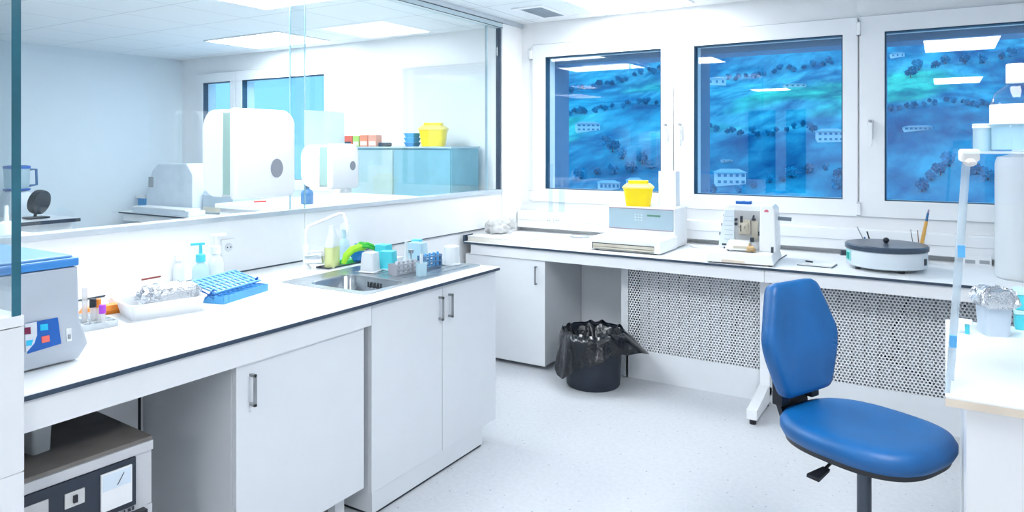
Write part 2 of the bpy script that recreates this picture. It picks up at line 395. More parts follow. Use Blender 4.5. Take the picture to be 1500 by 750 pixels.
ceiling_light(-0.17, 0.48, -3.2, -1.95, 'long ceiling light behind the camera, the lower reflection in the right window')
ceiling_light(-1.05, -0.68, -1.0, -0.35, 'added unseen ceiling light just behind the camera, brightening the cabinets')  # added fill light, hidden by the window frames; lifts cabinet fronts and near sides
ceiling_light(-2.95, -2.3, -3.2, -2.6, 'square ceiling light at the back of the room, a faint reflection in the middle window')
ceiling_light(-6.02, -4.98, 4.17, 4.80, 'long ceiling light in the other room above its window, behind the glass partition')
ceiling_light(-4.25, -3.2, 2.75, 3.47, 'ceiling light of the other room cut by the upper edge of the photo')
ceiling_light(-4.25, -3.2, 1.55, 2.15, 'ceiling light of the other room nearest the partition, a reflection in the first window')

t = thing('ceiling_vent', 'grey slatted rectangular air vent in the ceiling above the room corner', 'vent', (-2.58, 4.63, CZ - .008))
MB().box(-.13, .13, -.235, -.19, 0, .008).box(-.13, .13, .19, .235, 0, .008).box(-.13, -.09, -.19, .19, 0, .008).box(.09, .13, -.19, .19, 0, .008).build('vent_frame', WHITE, t)
MB().box(-.09, .09, -.19, .19, .006, .008).build('backing', DARK, t)
mb = MB()
for i in range(13):
    y = -.178 + i * .03; mb.box(-.09, .09, y - .0055, y + .0055, 0.001, .006)
mb.build('louvres', mat('vent_slat', (.38, .45, .52), .4), t)

# ---------------------------------------------------------------- left worktop run
WF = -1.983
SH = (-2.535, -2.105, 2.245, 2.56)   # hole for the bowl
def slab(mb, x0, x1, y0, y1, z0, z1, hole=None):
    if hole:
        a, b, c, d = hole
        mb.box(x0, x1, y0, c, z0, z1).box(x0, x1, d, y1, z0, z1).box(x0, a, c, d, z0, z1).box(b, x1, c, d, z0, z1)
    else: mb.box(x0, x1, y0, y1, z0, z1)
    return mb
t = thing('worktop', 'long white laboratory worktop with dark edge holding the sink along the glass partition', 'worktop', (-2.5, 2.0, .8))
slab(MB(), GX, WF, 0.864, 3.102, .884, .8975, SH).build('slab', CORE, t, world=True, label='dark slab edge')
slab(MB(), GX, WF + .0006, 0.864, 3.1026, .8975, .900, SH).build('top_laminate', TOPW, t, world=True)
MB().box(WF - .03, WF - .012, 0.864, 2.148, .800, .884).build('apron', CAB2, t, world=True)
MB().box(-2.56, -2.545, 0.864, 2.15, .0, .884).build('back_panel', CAB2, t, world=True)
MB().box(-2.545, -2.543, 1.12, 1.124, .0, .884).box(-2.545, -2.543, 1.495, 1.505, .0, .884).build('panel_gap', DARK, t, world=True)

def bar_handle(mb, x, y, z0, z1, ax='x', d=.028):
    r = .005
    if ax == 'x': mb.box(x + d - .008, x + d, y - r, y + r, z0, z1).box(x, x + d, y - r, y + r, z0, z0 + .01).box(x, x + d, y - r, y + r, z1 - .01, z1)
    else: mb.box(x - r, x + r, y - d, y - d + .008, z0, z1).box(x - r, x + r, y - d, y, z0, z0 + .01).box(x - r, x + r, y - d, y, z1 - .01, z1)
    return mb
# sink cabinet
t = thing('base_cabinet', 'white two-door sink cabinet with a plinth under the right end of the left worktop', 'cabinet', (-2.3, 2.63, 0))
MB().box(-2.60, -2.03, 2.165, 3.105, .10, .8835 - .25).box(-2.60, -2.585, 2.165, 3.105, .6335, .8835).box(-2.585, -2.03, 2.165, 2.183, .6335, .8835).box(-2.585, -2.03, 3.087, 3.105, .6335, .8835).build('body', CAB, t, world=True)
MB().box(-2.60, -2.016, 2.175, 2.985, .012, .10).build('plinth', CAB, t, world=True)
MB().box(-2.60, -2.022, 2.18, 2.98, 0, .012).build('plinth_seal', DARK, t, world=True)
for a, b, hy in ((2.166, 2.642, 2.618), (2.647, 3.104, 2.692)):
    d = MB().box(-2.029, -2.010, a, b, .102, .880).build('door', CAB, t, world=True, bevel=.0012)
    bar_handle(MB(), -2.010, hy, .722, .832).build('handle', STEELD, d, world=True, bevel=.001)
# hung cabinet
t = thing('base_cabinet', 'white single-door cabinet raised on feet, left of the sink cabinet beside the bench oven', 'cabinet', (-2.3, 1.8, .0))
MB().box(-2.54, -2.032, 1.513, 2.118, .145, .80).build('body', CAB, t, world=True)
d = MB().box(-2.030, -2.010, 1.516, 2.120, .144, .797).build('door', CAB, t, world=True, bevel=.0012)
bar_handle(MB(), -2.010, 1.572, .651, .76).build('handle', STEELD, d, world=True, bevel=.001)
for y in (1.60, 2.06):
    for x in (-2.46, -2.10): MB().box(x - .02, x + .02, y - .03, y + .02, 0, .145).build('foot', CAB, t, world=True)

# ---------------------------------------------------------------- sink
t = thing('sink', 'stainless steel sink with square bowl and drainboard set in the left worktop', 'sink', (-2.36, 2.66, .9))
rim = MB(); z0, z1 = .9002, .9035
X0, X1, Y0, Y1 = -2.625, -2.090, 2.215, 3.09
a, b, c, d = -2.505, -2.128, 2.262, 2.535
rr = lambda x0, x1, y0, y1, r, z: [(x, y, z) for x, y in rrect(x0, x1, y0, y1, r, 6)]
rim.loft([rr(X0, X1, Y0, Y1, .02, z0), rr(X0, X1, Y0, Y1, .02, z1), rr(X0 + .008, X1 - .008, Y0 + .008, Y1 - .008, .015, z1 - .0015)], cap0=False, cap1=False)
# flat rim between outer border and bowl
bo = rr(a, b, c, d, .06, z1 - .0015)
ou = rr(X0 + .008, X1 - .008, Y0 + .008, Y1 - .008, .015, z1 - .0015)
rim.loft([ou, bo], cap0=False, cap1=False)
rim.build('rim', STEEL, t, world=True, smooth=True, angle=30)
bw = MB()
bw.loft([bo, rr(a + .006, b - .006, c + .006, d - .006, .055, .893), rr(a + .015, b - .015, c + .015, d - .015, .05, .77), rr(a + .035, b - .035, c + .035, d - .035, .045, .752), rr(a + .15, b - .15, c + .11, d - .11, .02, .748)], cap0=False, cap1=True)
bw.build('bowl', mat('bowl_steel', (.42, .45, .48), .22, metal=.95, var=.1), t, world=True, smooth=True, angle=50)
mb = MB()
for i in range(7):
    x = -2.52 + i * .062; mb.rbox(x - .012, x + .012, 2.60, 3.05, z1 - .002, z1 + .0015, .010)
mb.build('drainboard_ridges', STEEL, t, world=True, bevel=.0008)
mb = MB()
for i in range(4): x = -2.36 + i * .022; mb.rbox(x - .004, x + .004, d - .018, d - .012, .855, .880, .002, axis='z')
mb.build('overflow_slots', DARK, t, world=True)
MB().lathe([(.03, 0), (.03, .003), (.022, .004)], ((a + b) / 2, (c + d) / 2, .749)).build('drain', CHROME, t, world=True, smooth=True)

# tap
tb = Vector((-2.80, 2.53, .9))
t = thing('tap', 'white tall angled tap standing behind the sink bowl', 'tap', tb)
MB().lathe([(.026, 0), (.026, .012), (.016, .02), (.016, .085), (.018, .09), (.018, .115), (.010, .13)], seg=20).build('tap_body', CREAM, t, smooth=True)
p0 = Vector((0, 0, .12)); hi = onX(450, 332, -2.80) - tb; top = onX(497, 313, -2.72) - tb; tip = onX(508, 326, -2.68) - tb
MB().tube([p0, (0, 0, hi.z - .02), (0.004, .012, hi.z), top, top + Vector((.012, .02, -.004)), tip, tip + Vector((.002, .004, -.05))], .0085, 12).build('spout', CREAM, t, smooth=True)
MB().cyl((0, 0, .05), (.075, .045, .055), .026, .028, 20).build('side_valve', CHROME, t, smooth=True)
MB().tube([(.075, .045, .07), (.08, .03, .095), (.085, -.05, .10)], [.007, .006, .004], 8).build('lever', CREAM, t)

# ---------------------------------------------------------------- bottles helper
def bottle(name, label, cat, loc, r, h, neck_r, neck_h, body_m, cap_m=None, cap_h=.02, cap_r=None, liquid=None, liq_h=.5, shoulder=.3, group=None, sx=1.0, sy=1.0, rz=0, seg=20):
    t = thing(name, label, cat, loc, rz, group)
    hb = h - neck_h
    prof = [(r * .9, 0), (r, .006), (r, hb * (1 - shoulder)), (r * .85, hb * (1 - shoulder * .45)), (neck_r, hb), (neck_r, h)]
    b = MB(); rings = []
    for q, z in prof: rings.append([(q * math.cos(2 * PI * i / seg) * (sx if q > neck_r * 1.2 else 1), q * math.sin(2 * PI * i / seg) * (sy if q > neck_r * 1.2 else 1), z) for i in range(seg)])
    b.loft(rings); b.build('bottle_body', body_m, t, smooth=True)
    if liquid:
        l = MB(); q = r * .94
        l.loft([[(q * math.cos(2 * PI * i / seg) * sx, q * math.sin(2 * PI * i / seg) * sy, z) for i in range(seg)] for z in (.004, hb * liq_h)]); l.build('liquid', liquid, t, smooth=True)
    if cap_m:
        cr = cap_r or neck_r * 1.25
        MB().lathe([(cr, h - cap_h * .6), (cr, h + cap_h * .9), (cr * .9, h + cap_h)], seg=18).build('cap', cap_m, t, smooth=True)
    return t
# cyan pump bottle
def pump(t, h, m, s=1.0, ang=0.0):
    p = MB().lathe([(.017 * s, h - .01), (.017 * s, h + .022), (.006 * s, h + .026), (.005 * s, h + .055 * s)], seg=14)
    M = Matrix.Rotation(ang, 4, 'Z')
    p.box(-.014 * s, .034 * s, -.006 * s, .006 * s, h + .054 * s, h + .062 * s, M=M)
    p.build('pump', m, t, smooth=True)
t = bottle('pump_bottle', 'clear soap bottle with a cyan pump standing behind the foil tray', 'bottle', onZ(294, 421, .9), .036, .125, .014, .015, TBLUE)
pump(t, .125, CYAN, 1.2, 4.17)
t = bottle('pump_bottle', 'white pump bottle right of the cyan pump bottle under the wall socket', 'bottle', onZ(316, 416, .9), .033, .15, .014, .015, TWHITE)
pump(t, .15, WHITE, 1.3, 1.03)
t = bottle('squeeze_bottle', 'small milky bottle with white cap left of the cyan pump bottle', 'bottle', onZ(259, 412, .9) + Vector((.09, -.05, 0)), .024, .12, .010, .02, TWHITE, WHITE, .015)
# yellow soap bottle and clear bottle by the tap
SRZ = .35
t = thing('dish_soap_bottle', 'translucent bottle of pale yellow soap standing in front of the tap', 'bottle', onZ(482, 391, .905) + Vector((.012, .01, 0)), SRZ)
def sqring(w, d, z, r, ox=0): return [(x + ox, y, z) for x, y in rrect(-w / 2, w / 2, -d / 2, d / 2, r, 4)]
MB().loft([sqring(.05, .082, .0, .012), sqring(.054, .088, .006, .015), sqring(.054, .088, .105, .015)]).build('soap', TYEL, t, smooth=True)
MB().loft([sqring(.0545, .0885, .106, .015), sqring(.054, .085, .135, .015), sqring(.034, .045, .175, .012), sqring(.024, .03, .20, .01), sqring(.024, .03, .215, .01)]).build('bottle_body', TWHITE, t, smooth=True)
t = bottle('spray_bottle', 'clear spray bottle standing between the tap and the green gloves', 'bottle', onZ(504, 381, .9), .032, .17, .012, .05, TBLUE)
m_ = MB().box(-.02, .05, -.010, .010, .17, .195).box(-.015, .01, -.008, .008, .195, .205).tube([(.03, 0, .17), (.035, 0, .15), (.028, 0, .135)], .004)
m_.build('trigger', WHITE, t)
MB().tube([(0, 0, .16), (.004, 0, .01)], .002, 6).build('dip_tube', WHITE, t)
# dish with green sponge, blue sponge
a_ = onZ(466, 401, .9); b_ = onZ(525, 385, .9)
t = thing('soap_dish', 'low dark-rimmed steel tray under the yellow soap bottle', 'tray', (-2.725, 2.72, .9), 0)
MB().box(-.045, .045, -.15, .14, 0, .004).build('tray_base', STEEL, t, bevel=.001)
MB().box(-.045, -.041, -.15, .14, .004, .010).box(.041, .045, -.15, .14, .004, .010).box(-.041, .041, -.15, -.146, .004, .010).box(-.041, .041, .136, .14, .004, .010).build('tray_rim', DGREY, t)
tag(MB().rbox(-2.76, -2.70, 2.715, 2.80, .905, .925, .008).build('sponge', GREEN, bevel=.002), 'green scouring sponge lying on the steel tray behind the sink', 'sponge')
tag(MB().ball((-2.70, 2.80, .955), .050, 3, .45, .9, 1.0, .25, 3, 2).build('glove', mat('blue_rubber', (.01, .22, .62), .4), smooth=True), 'blue rubber glove crumpled behind the white and cyan boxes', 'glove')
g = thing('rubber_gloves', 'lime green rubber gloves draped over the boxes beside the blue glove', 'gloves', Vector((-2.62, 2.735, .975)))
MB().tube([(-.03, -.09, -.05), (-.02, -.08, -.01), (-.01, -.05, .018), (0, -.01, .026), (0, .03, .018)], [.012, .018, .02, .02, .014], 10).build('palm', LIME, g, smooth=True)
MB().tube([(0.0, .0, .03), (.0, .05, .035), (.0, .09, .022), (.0, .115, .0)], [.012, .013, .012, .009], 8).tube([(.012, .0, .028), (.018, .04, .024), (.02, .08, .008)], [.008, .008, .006], 8).tube([(-.012, -.02, .03), (-.016, .02, .045), (-.02, .05, .04)], [.008, .008, .006], 8).build('fingers', mat('leaf_green', (.05, .50, .04), .45), g, smooth=True)

# upturned boxes / cups
def tub(name, label, x, y, w, d, h, m1, m2, rz, z=.9045, taper=.86, group=None):
    t = thing(name, label, 'container', (x, y, z), rz, group)
    MB().loft([sqring(w, d, .006, .012), sqring(w * taper, d * taper, h, .012)]).build('tub_wall', m1, t, smooth=True, angle=40)
    MB().loft([sqring(w * 1.14, d * 1.14, 0, .012), sqring(w * 1.14, d * 1.14, .006, .012)]).build('tub_rim', m2, t)
    return t
q = onZ(548, 399, .9)
tub('plastic_tub', 'white square tub upside down at the corner of the sink, nearest the bowl', -2.455, 2.635, .078, .078, .095, TWHITE, WHITE, .2)
tub('plastic_tub', 'cyan square tub upside down right beside the white tub by the sink bowl', -2.425, 2.735, .085, .068, .092, CYAN, CYANL, .25)
tub('plastic_tub', 'cyan tub standing behind the front pair of tubs on the drainboard', -2.57, 2.86, .085, .075, .10, CYAN, CYANL, .1)
tub('plastic_tub', 'pale blue square tub behind the small flask on the drainboard', -2.44, 2.985, .105, .085, .105, TBLUE, CYANL, .2)
tub('plastic_tub', 'cyan tub at the back right, behind the blue wire rack', -2.50, 3.055, .055, .05, .11, mat('azure_plastic', (.12, .62, .86), .4), CYANL, .2, taper=.95)
# flask
t = thing('volumetric_flask', 'small milky conical flask with a long neck behind the grey tube rack', 'flask', (-2.375, 2.815, .9045))
MB().lathe([(.028, 0), (.030, .006), (.008, .065), (.007, .13), (.008, .135)], seg=18).build('flask_body', TWHITE, t, smooth=True)
# grey metal tube rack
def wire_rack(name, label, loc, rz, L, W, H, m, n, tub_m, cat='rack'):
    t = thing(name, label, cat, loc, rz)
    MB().box(-W / 2, W / 2, -L / 2, -L / 2 + .004, 0, H).build('end_plate', m, t); MB().box(-W / 2, W / 2, L / 2 - .004, L / 2, 0, H).build('end_plate', m, t)
    f = MB()
    for z in (.006, H * .5, H - .006):
        for x in (-W / 2, W / 2): f.box(x - .002, x + .002, -L / 2, L / 2, z - .003, z + .003)
        for i in range(n + 1):
            y = -L / 2 + .004 + (L - .008) * i / n; f.box(-W / 2, W / 2, y - .0015, y + .0015, z - .002, z + .002)
    f.build('shelves', m, t)
    for i in range(n):
        y = -L / 2 + (i + .5) * L / n
        MB().cyl((W * .22, y, .008), (W * .22, y, H + .012), .006, seg=8).build('tube', tub_m, t)
    return t
wire_rack('tube_rack', 'grey metal tube rack on the drainboard beside the sink bowl', (-2.275, 2.68, .9045), -.12, .15, .06, .055, mat('rack_grey', (.42, .42, .46), .4, metal=.4), 5, mat('tube_grey', (.62, .66, .72), .3))
wire_rack('tube_rack', 'blue wire tube rack on the drainboard beside the white cup', (-2.275, 2.885, .9045), -.1, .12, .06, .065, mat('rack_blue', (.14, .25, .42), .4, metal=.3), 4, SKYB)
mb = MB().tube([(-2.33, 2.80, .905), (-2.33, 2.80, 1.0)], .003, 8).lathe([(.012, 0), (.014, .018), (.004, .02)], (-2.33, 2.80, .985), 12).lathe([(.016, 0), (.016, .004)], (-2.33, 2.80, .9046), 12)
tag(mb.build('burette_clamp', STEELD, smooth=True), 'thin grey metal stand with a small cup between the two tube racks', 'stand')
t = thing('beaker', 'small clear plastic beaker at the front edge of the drainboard', 'beaker', (-2.165, 2.68, .9045))
MB().lathe([(.026, 0), (.027, .05), (.029, .062), (.025, .062), (.024, .003)], seg=20, cap1=True).build('beaker_body', TBLUE, t, smooth=True)
MB().lathe([(.008, .0), (.008, .10), (.006, .10)], (0.0, 0.0, .004), 10).build('stirrer', TWHITE, t, smooth=True)
t = thing('plastic_cup', 'milky white plastic cup upside down at the right end of the drainboard', 'cup', (-2.235, 3.02, .9045))
MB().lathe([(.047, 0), (.047, .006), (.044, .008), (.040, .095), (.034, .098)], seg=24).build('cup_wall', TWHITE, t, smooth=True)

# blue folding tube rack on the worktop
t = thing('folding_tube_rack', 'sky blue folding tube rack lying tilted on the worktop left of the sink', 'rack', (-2.535, 1.915, .9), .26)
b = MB(); L, W = .285, .10
b.box(-W / 2, W / 2, -L / 2, L / 2, 0, .012).box(-W / 2 - .0, -W / 2 + .004, -L / 2, L / 2, .012, .03).box(W / 2 - .004, W / 2, -L / 2, L / 2, .012, .03)
for i in range(11):
    y = -L / 2 + i * L / 10; b.box(-W / 2, W / 2, max(y - .003, -L / 2), min(y + .003, L / 2), .012, .03)
b.box(-.003, .003, -L / 2, L / 2, .012, .03)
b.build('base_grid', SKYB, t)
MT = Matrix.Translation((-.055, 0, .058)) @ Matrix.Rotation(.28, 4, 'Y')
b = MB()
b.box(-.07, -.063, -L / 2, L / 2, 0, .007, M=MT).box(.063, .07, -L / 2, L / 2, 0, .007, M=MT)
for i in range(11):
    y = -L / 2 + i * L / 10; b.box(-.07, .07, max(y - .005, -L / 2), min(y + .005, L / 2), 0, .006, M=MT)
for x in (-.035, 0, .035): b.box(x - .004, x + .004, -L / 2, L / 2, .001, .005, M=MT)
b.build('upper_grid', mat('pale_blue_plastic', (.20, .52, .85), .4, var=.05), t)
b = MB()
for s in (-1, 1):
    b = MB().tube([(.0, s * (L / 2 - .004), .02), (-.09, s * (L / 2 - .004), .058)], .005, 6).tube([(-.04, s * (L / 2 - .004), .015), (.0, s * (L / 2 - .004), .055)], .005, 6)
    b.build('hinge_arm', DBLUE, t)

# white tray with foil parcel
t = thing('instrument_tray', 'shallow white plastic tray on the worktop holding a foil parcel', 'tray', (-2.545, 1.585, .9), -.25)
w, L = .20, .27
b = MB().loft([sqring(w * .86, L * .9, 0, .02), sqring(w, L, .052, .028), sqring(w + .014, L + .014, .054, .032), sqring(w + .014, L + .014, .058, .032), sqring(w - .006, L - .006, .058, .026), sqring(w * .84, L * .88, .005, .018)])
b.build('tray_shell', WHITE, t, smooth=True, angle=40)
t = thing('foil_parcel', 'crumpled silver foil parcel lying in the white tray', 'foil', (-2.565, 1.635, .908), -.25)
b = MB(); rings = []
random.seed(3)
for k, (s, z) in enumerate(((.7, 0), (1, .03), (1.08, .062), (.95, .08), (.5, .092))):
    rings.append([(x * s + random.uniform(-.006, .006), y * s + random.uniform(-.006, .006), z + random.uniform(-.004, .006) * (k > 0)) for x, y in rrect(-.06, .06, -.095, .095, .03, 7)])
b.loft(rings).build('foil_wrap', FOIL, t)
b = MB().ball((.045, -.09, .065), .042, 3, 1, 1, .8, .5, 5, 4); b.build('crumpled_end', FOIL, t)
# orange bag and papers behind the rack
mb = MB().ball((-2.78, 1.60, .935), .07, 3, .7, 1.35, .45, .35, 3, 7)
tag(mb.build('packet', mat('pale_pink_film', (.90, .78, .76), .5), smooth=True), 'pale pink crumpled plastic packet behind the tray', 'packet')
mb = MB().loft([sqring(.05, .15, 0, .008), sqring(.06, .16, .015, .01), sqring(.045, .14, .032, .008)])
mb.bm.transform(Matrix.Translation((-2.70, 1.455, .9)) @ Matrix.Rotation(-.2, 4, 'Z'))
tag(mb.build('marker_packet', ORANGE, smooth=True), 'bright orange packet between the test tube rack and the white tray', 'packet')
mb = MB().cyl((-2.80, 1.66, .985), (-2.78, 1.73, .99), .004)
tag(mb.build('pen', mat('dark_red', (.25, .04, .03), .4)), 'short dark red pen lying on the pink packet', 'pen')

# test tube rack with capped tubes
t = thing('test_tube_rack', 'low clear plastic test tube rack beside the centrifuge', 'rack', (-2.585, 1.285, .9), -.12)
b = MB().box(-.10, .10, -.11, .11, 0, .006)
for i in range(7): y = -.11 + .22 * i / 6; b.box(-.10, .10, max(y - .003, -.11), min(y + .003, .11), .006, .022)
for i in range(6): x = -.10 + .2 * i / 5; b.box(max(x - .003, -.10), min(x + .003, .10), -.11, .11, .006, .022)
b.build('rack_grid', TWHITE, t)
CL2 = plastic('tube_plastic', (.88, .86, .85), .5)
for px, py, h, cm, lb in ((124, 476, .13, None, 'tall clear uncapped test tube at the left of the low rack'), (136, 476, .062, BLACK, 'test tube with a black cap in the low rack'), (150, 478, .045, PURP, 'short test tube with a purple cap in the low rack'),
                        (143, 473, .055, ORANGE, 'test tube with an orange cap in the low rack')):
    p = onZ(px, py, .907)
    q = thing('test_tube', lb, 'test tube', p, 0, 'test tubes in the low rack')
    MB().lathe([(.006, 0), (.009, .008), (.009, h)], seg=12).build('tube_body', CL2, q, smooth=True)
    if cm: MB().lathe([(.011, h), (.011, h + .028), (.009, h + .03)], seg=12).build('cap', cm, q, smooth=True)

# ---------------------------------------------------------------- centrifuge at the left edge
t = thing('centrifuge', 'grey benchtop centrifuge with a blue lid at the left end of the worktop', 'centrifuge', (-2.45, .99, .9))
b = MB(); xb, xf = -2.86, -2.172; y0 = .872
prof = [(1.112, .905), (1.125, .945), (1.118, .97), (1.100, 1.02), (1.095, 1.178)]
rings = [[(xb, y0, z), (xf + (0.0 if z > .93 else -.004), y0, z), (xf + (0.0 if z > .93 else -.004), y, z), (xb, y, z)] for y, z in [(1.10, .905)] + prof[1:]]
b.loft(rings).build('housing', CENG, t, world=True, bevel=.006)
MB().box(xb, xf + .003, y0, 1.098, 1.18, 1.205).build('lid', CENB, t, world=True, bevel=.006)
MB().box(xb + .02, xf - .01, y0 + .01, 1.085, 1.205, 1.213).build('lid_top', mat('lid_blue_pale', (.20, .45, .78), .35), t, world=True, bevel=.004)
def onface(pts, X, th, name, m, parent):
    P3 = [onX(x, y, X) for x, y in pts]; return MB().prism([p for p in P3], [p + Vector((th, 0, 0)) for p in P3]).build(name, m, parent, world=True)
pf = onface([(36, 474), (84, 465), (89, 503), (40, 518)], xf, .003, 'control_panel', DBLUE, t)
onface([(36, 474.5), (53.5, 471.5), (54, 491), (50, 503), (38, 517)], xf + .003, .001, 'display_field', mat('pale_panel', (.72, .76, .82), .4), pf)
onface([(36, 480), (44.5, 479), (45, 489), (36, 490)], xf + .004, .001, 'display', mat('display_maroon', (.20, .01, .06), .2), pf)
onface([(58.5, 475.5), (69.5, 474), (70, 483), (59, 484.5)], xf + .003, .002, 'cyan_button', mat('cyan_button', (.02, .55, .85), .4), pf)
onface([(60.5, 493), (72, 491), (72.5, 500), (61, 502.5)], xf + .003, .002, 'red_button', mat('coral_button', (.95, .18, .14), .4), pf)
onface([(38.5, 499), (48, 497.5), (46, 506), (38.5, 507)], xf + .004, .002, 'blue_button', mat('cyan_button', (.02, .55, .85), .4), pf)
sw = onface([(96.5, 481), (104, 480), (104.5, 499), (97, 500.5)], xf, .003, 'power_switch', WHITE, t)
onface([(99.5, 490), (103, 489.5), (103.2, 496), (99.8, 496.5)], xf + .003, .003, 'rocker', GREY, sw)
for x in (-2.25, -2.8):
    for y in (.90, 1.07): MB().cyl((x, y, .9), (x, y, .906), .012).build('foot', BLACK, t, world=True)

# ---------------------------------------------------------------- bench oven under the left worktop
orz = math.radians(-3)
t = thing('bench_oven', 'grey laboratory oven with black control panel standing on the floor under the worktop', 'oven', (-2.03, 1.237, 0), orz)
zt = .662; Lo, Do = .50, .44
MB().box(-Do, 0, -Lo, 0, zt - .012, zt).build('top_plate', OVENTOP, t, bevel=.002)
MB().box(-Do + .004, -.002, -Lo + .002, -.002, .03, zt - .012).build('housing', OVENF, t)
for x in (-Do + .05, -.05):
    for y in (-Lo + .05, -.05): MB().cyl((x, y, 0), (x, y, .03), .02).build('foot', BLACK, t)
def ov(y0, y1, z0, z1, x0, x1, name, m, parent=t): return MB().box(x0, x1, y0, y1, z0, z1).build(name, m, parent)
ov(-Lo, 0, .592 + .03, zt - .013, -.004, .004, 'top_strip', OVENF)
cp = ov(-.46, -.052, .478, .618, -.002, .006, 'control_panel', PANELB)
ov(-.152, -.066, .495, .602, .006, .012, 'dial_gauge', WHITE, cp)
ov(-.148, -.070, .553, .598, .012, .0135, 'gauge_scale', mat('pale_scale', (.70, .80, .90), .3), cp)
MB().tube([(.0145, -.109, .56), (.0145, -.09, .59)], .001, 5).build('gauge_needle', DARK, cp)
ov(-.245, -.195, .545, .585, .006, .010, 'switch_plate', mat('switch_plate', (.62, .62, .62), .4), cp)
ov(-.225, -.215, .555, .575, .010, .016, 'toggle', BLACK, cp)
kp = ov(-.355, -.285, .49, .59, .006, .009, 'knob_plate', mat('switch_plate', (.62, .62, .62), .4), cp)
MB().cyl((.009, -.32, .535), (.032, -.32, .535), .022, .019, 20).build('knob', BLACK, kp, smooth=True)
MB().cyl((.006, -.368, .54), (.014, -.368, .54), .010, seg=14).build('green_lamp', mat('green_lens', (.0, .35, .2), .3), cp)
MB().cyl((.006, -.368, .505), (.014, -.368, .505), .010, seg=14).build('red_lamp', mat('red_lens', (.9, .1, .03), .3), cp)
dr = ov(-.30, -.004, .05, .462, -.002, .006, 'oven_door', OVENF)
ov(-.20, -.03, .452, .462, .006, .03, 'door_handle', BLACK, dr)
ov(-.19, -.035, .425, .452, .006, .010, 'handle_recess', mat('switch_plate', (.62, .62, .62), .4), dr)
mb = MB()
for i, (w_, z_) in enumerate(((.008, .006), (.004, .010), (.008, .008), (.006, .010))): mb.box(.006, .0075, -.10 + i * .012, -.10 + i * .012 + w_, .466, .466 + z_)
mb.build('maker_mark', DGREY, cp)
# plastic container with blue writing on the oven, partly behind the half wall
t = thing('plastic_container', 'white tapered container with blue script standing on the oven behind the half wall', 'container', (-2.22, 1.00, zt), .1)
MB().loft([sqring(.08, .05, 0, .01), sqring(.085, .055, .07, .01), sqring(.12, .09, .17, .01), sqring(.12, .09, .19, .01)]).build('container_wall', TWHITE, t, smooth=True, angle=40)
mb = MB()
for i in range(3): mb.tube([(.062, -.01 + i * .016, .15), (.063, -.002 + i * .016, .172), (.063, .004 + i * .016, .15), (.063, .008 + i * .016, .165)], .0018, 5)
mb.build('blue_script', DBLUE, t)

# ---------------------------------------------------------------- wall sockets
def socket(loc, nx, label, group=None, w=.04, round_=True, m=None):
    rz = 0 if nx == 'y' else PI / 2
    t = thing('wall_socket', label, 'socket', loc, rz, group)
    MB().rbox(-w, w, -.010, 0, -w, w, .006, axis='y').build('socket_plate', m or FRAMEW, t, bevel=.0015)
    if round_:
        MB().cyl((0, -.0102, 0), (0, -.013, 0), .021, .020, 24).build('socket_ring', mat('socket_grey', (.70, .73, .76), .4), t, smooth=True)
        MB().cyl((-.009, -.0132, 0), (-.009, -.014, 0), .0035).cyl((.009, -.0132, 0), (.009, -.014, 0), .0035).build('pin_hole', DARK, t)
    else:
        MB().box(-w * .7, w * .7, -.012, -.010, -w * .3, w * .3).build('socket_ring', GREY, t)
p = onX(333.5, 362, GX + .002)
socket((GX, p.y, p.z), 'x', 'white round wall socket on the cladding behind the pump bottles')
for i, px in enumerate((805, 817)):
    p = onY(px, 323, 4.93); socket((p.x, 4.932, p.z), 'y', ['left', 'right'][i] + ' one of the two white sockets in the wall trunking near the corner', w=.032)
p = onY(1421, 383, 4.93); socket((p.x, 4.932, p.z), 'y', 'white wall socket in the trunking behind the right bench', w=.035, round_=False)
p = onY(1442, 384, 4.93); socket((p.x, 4.932, p.z), 'y', 'second white socket in the trunking, nearest the foil covered pot', w=.035, round_=False)

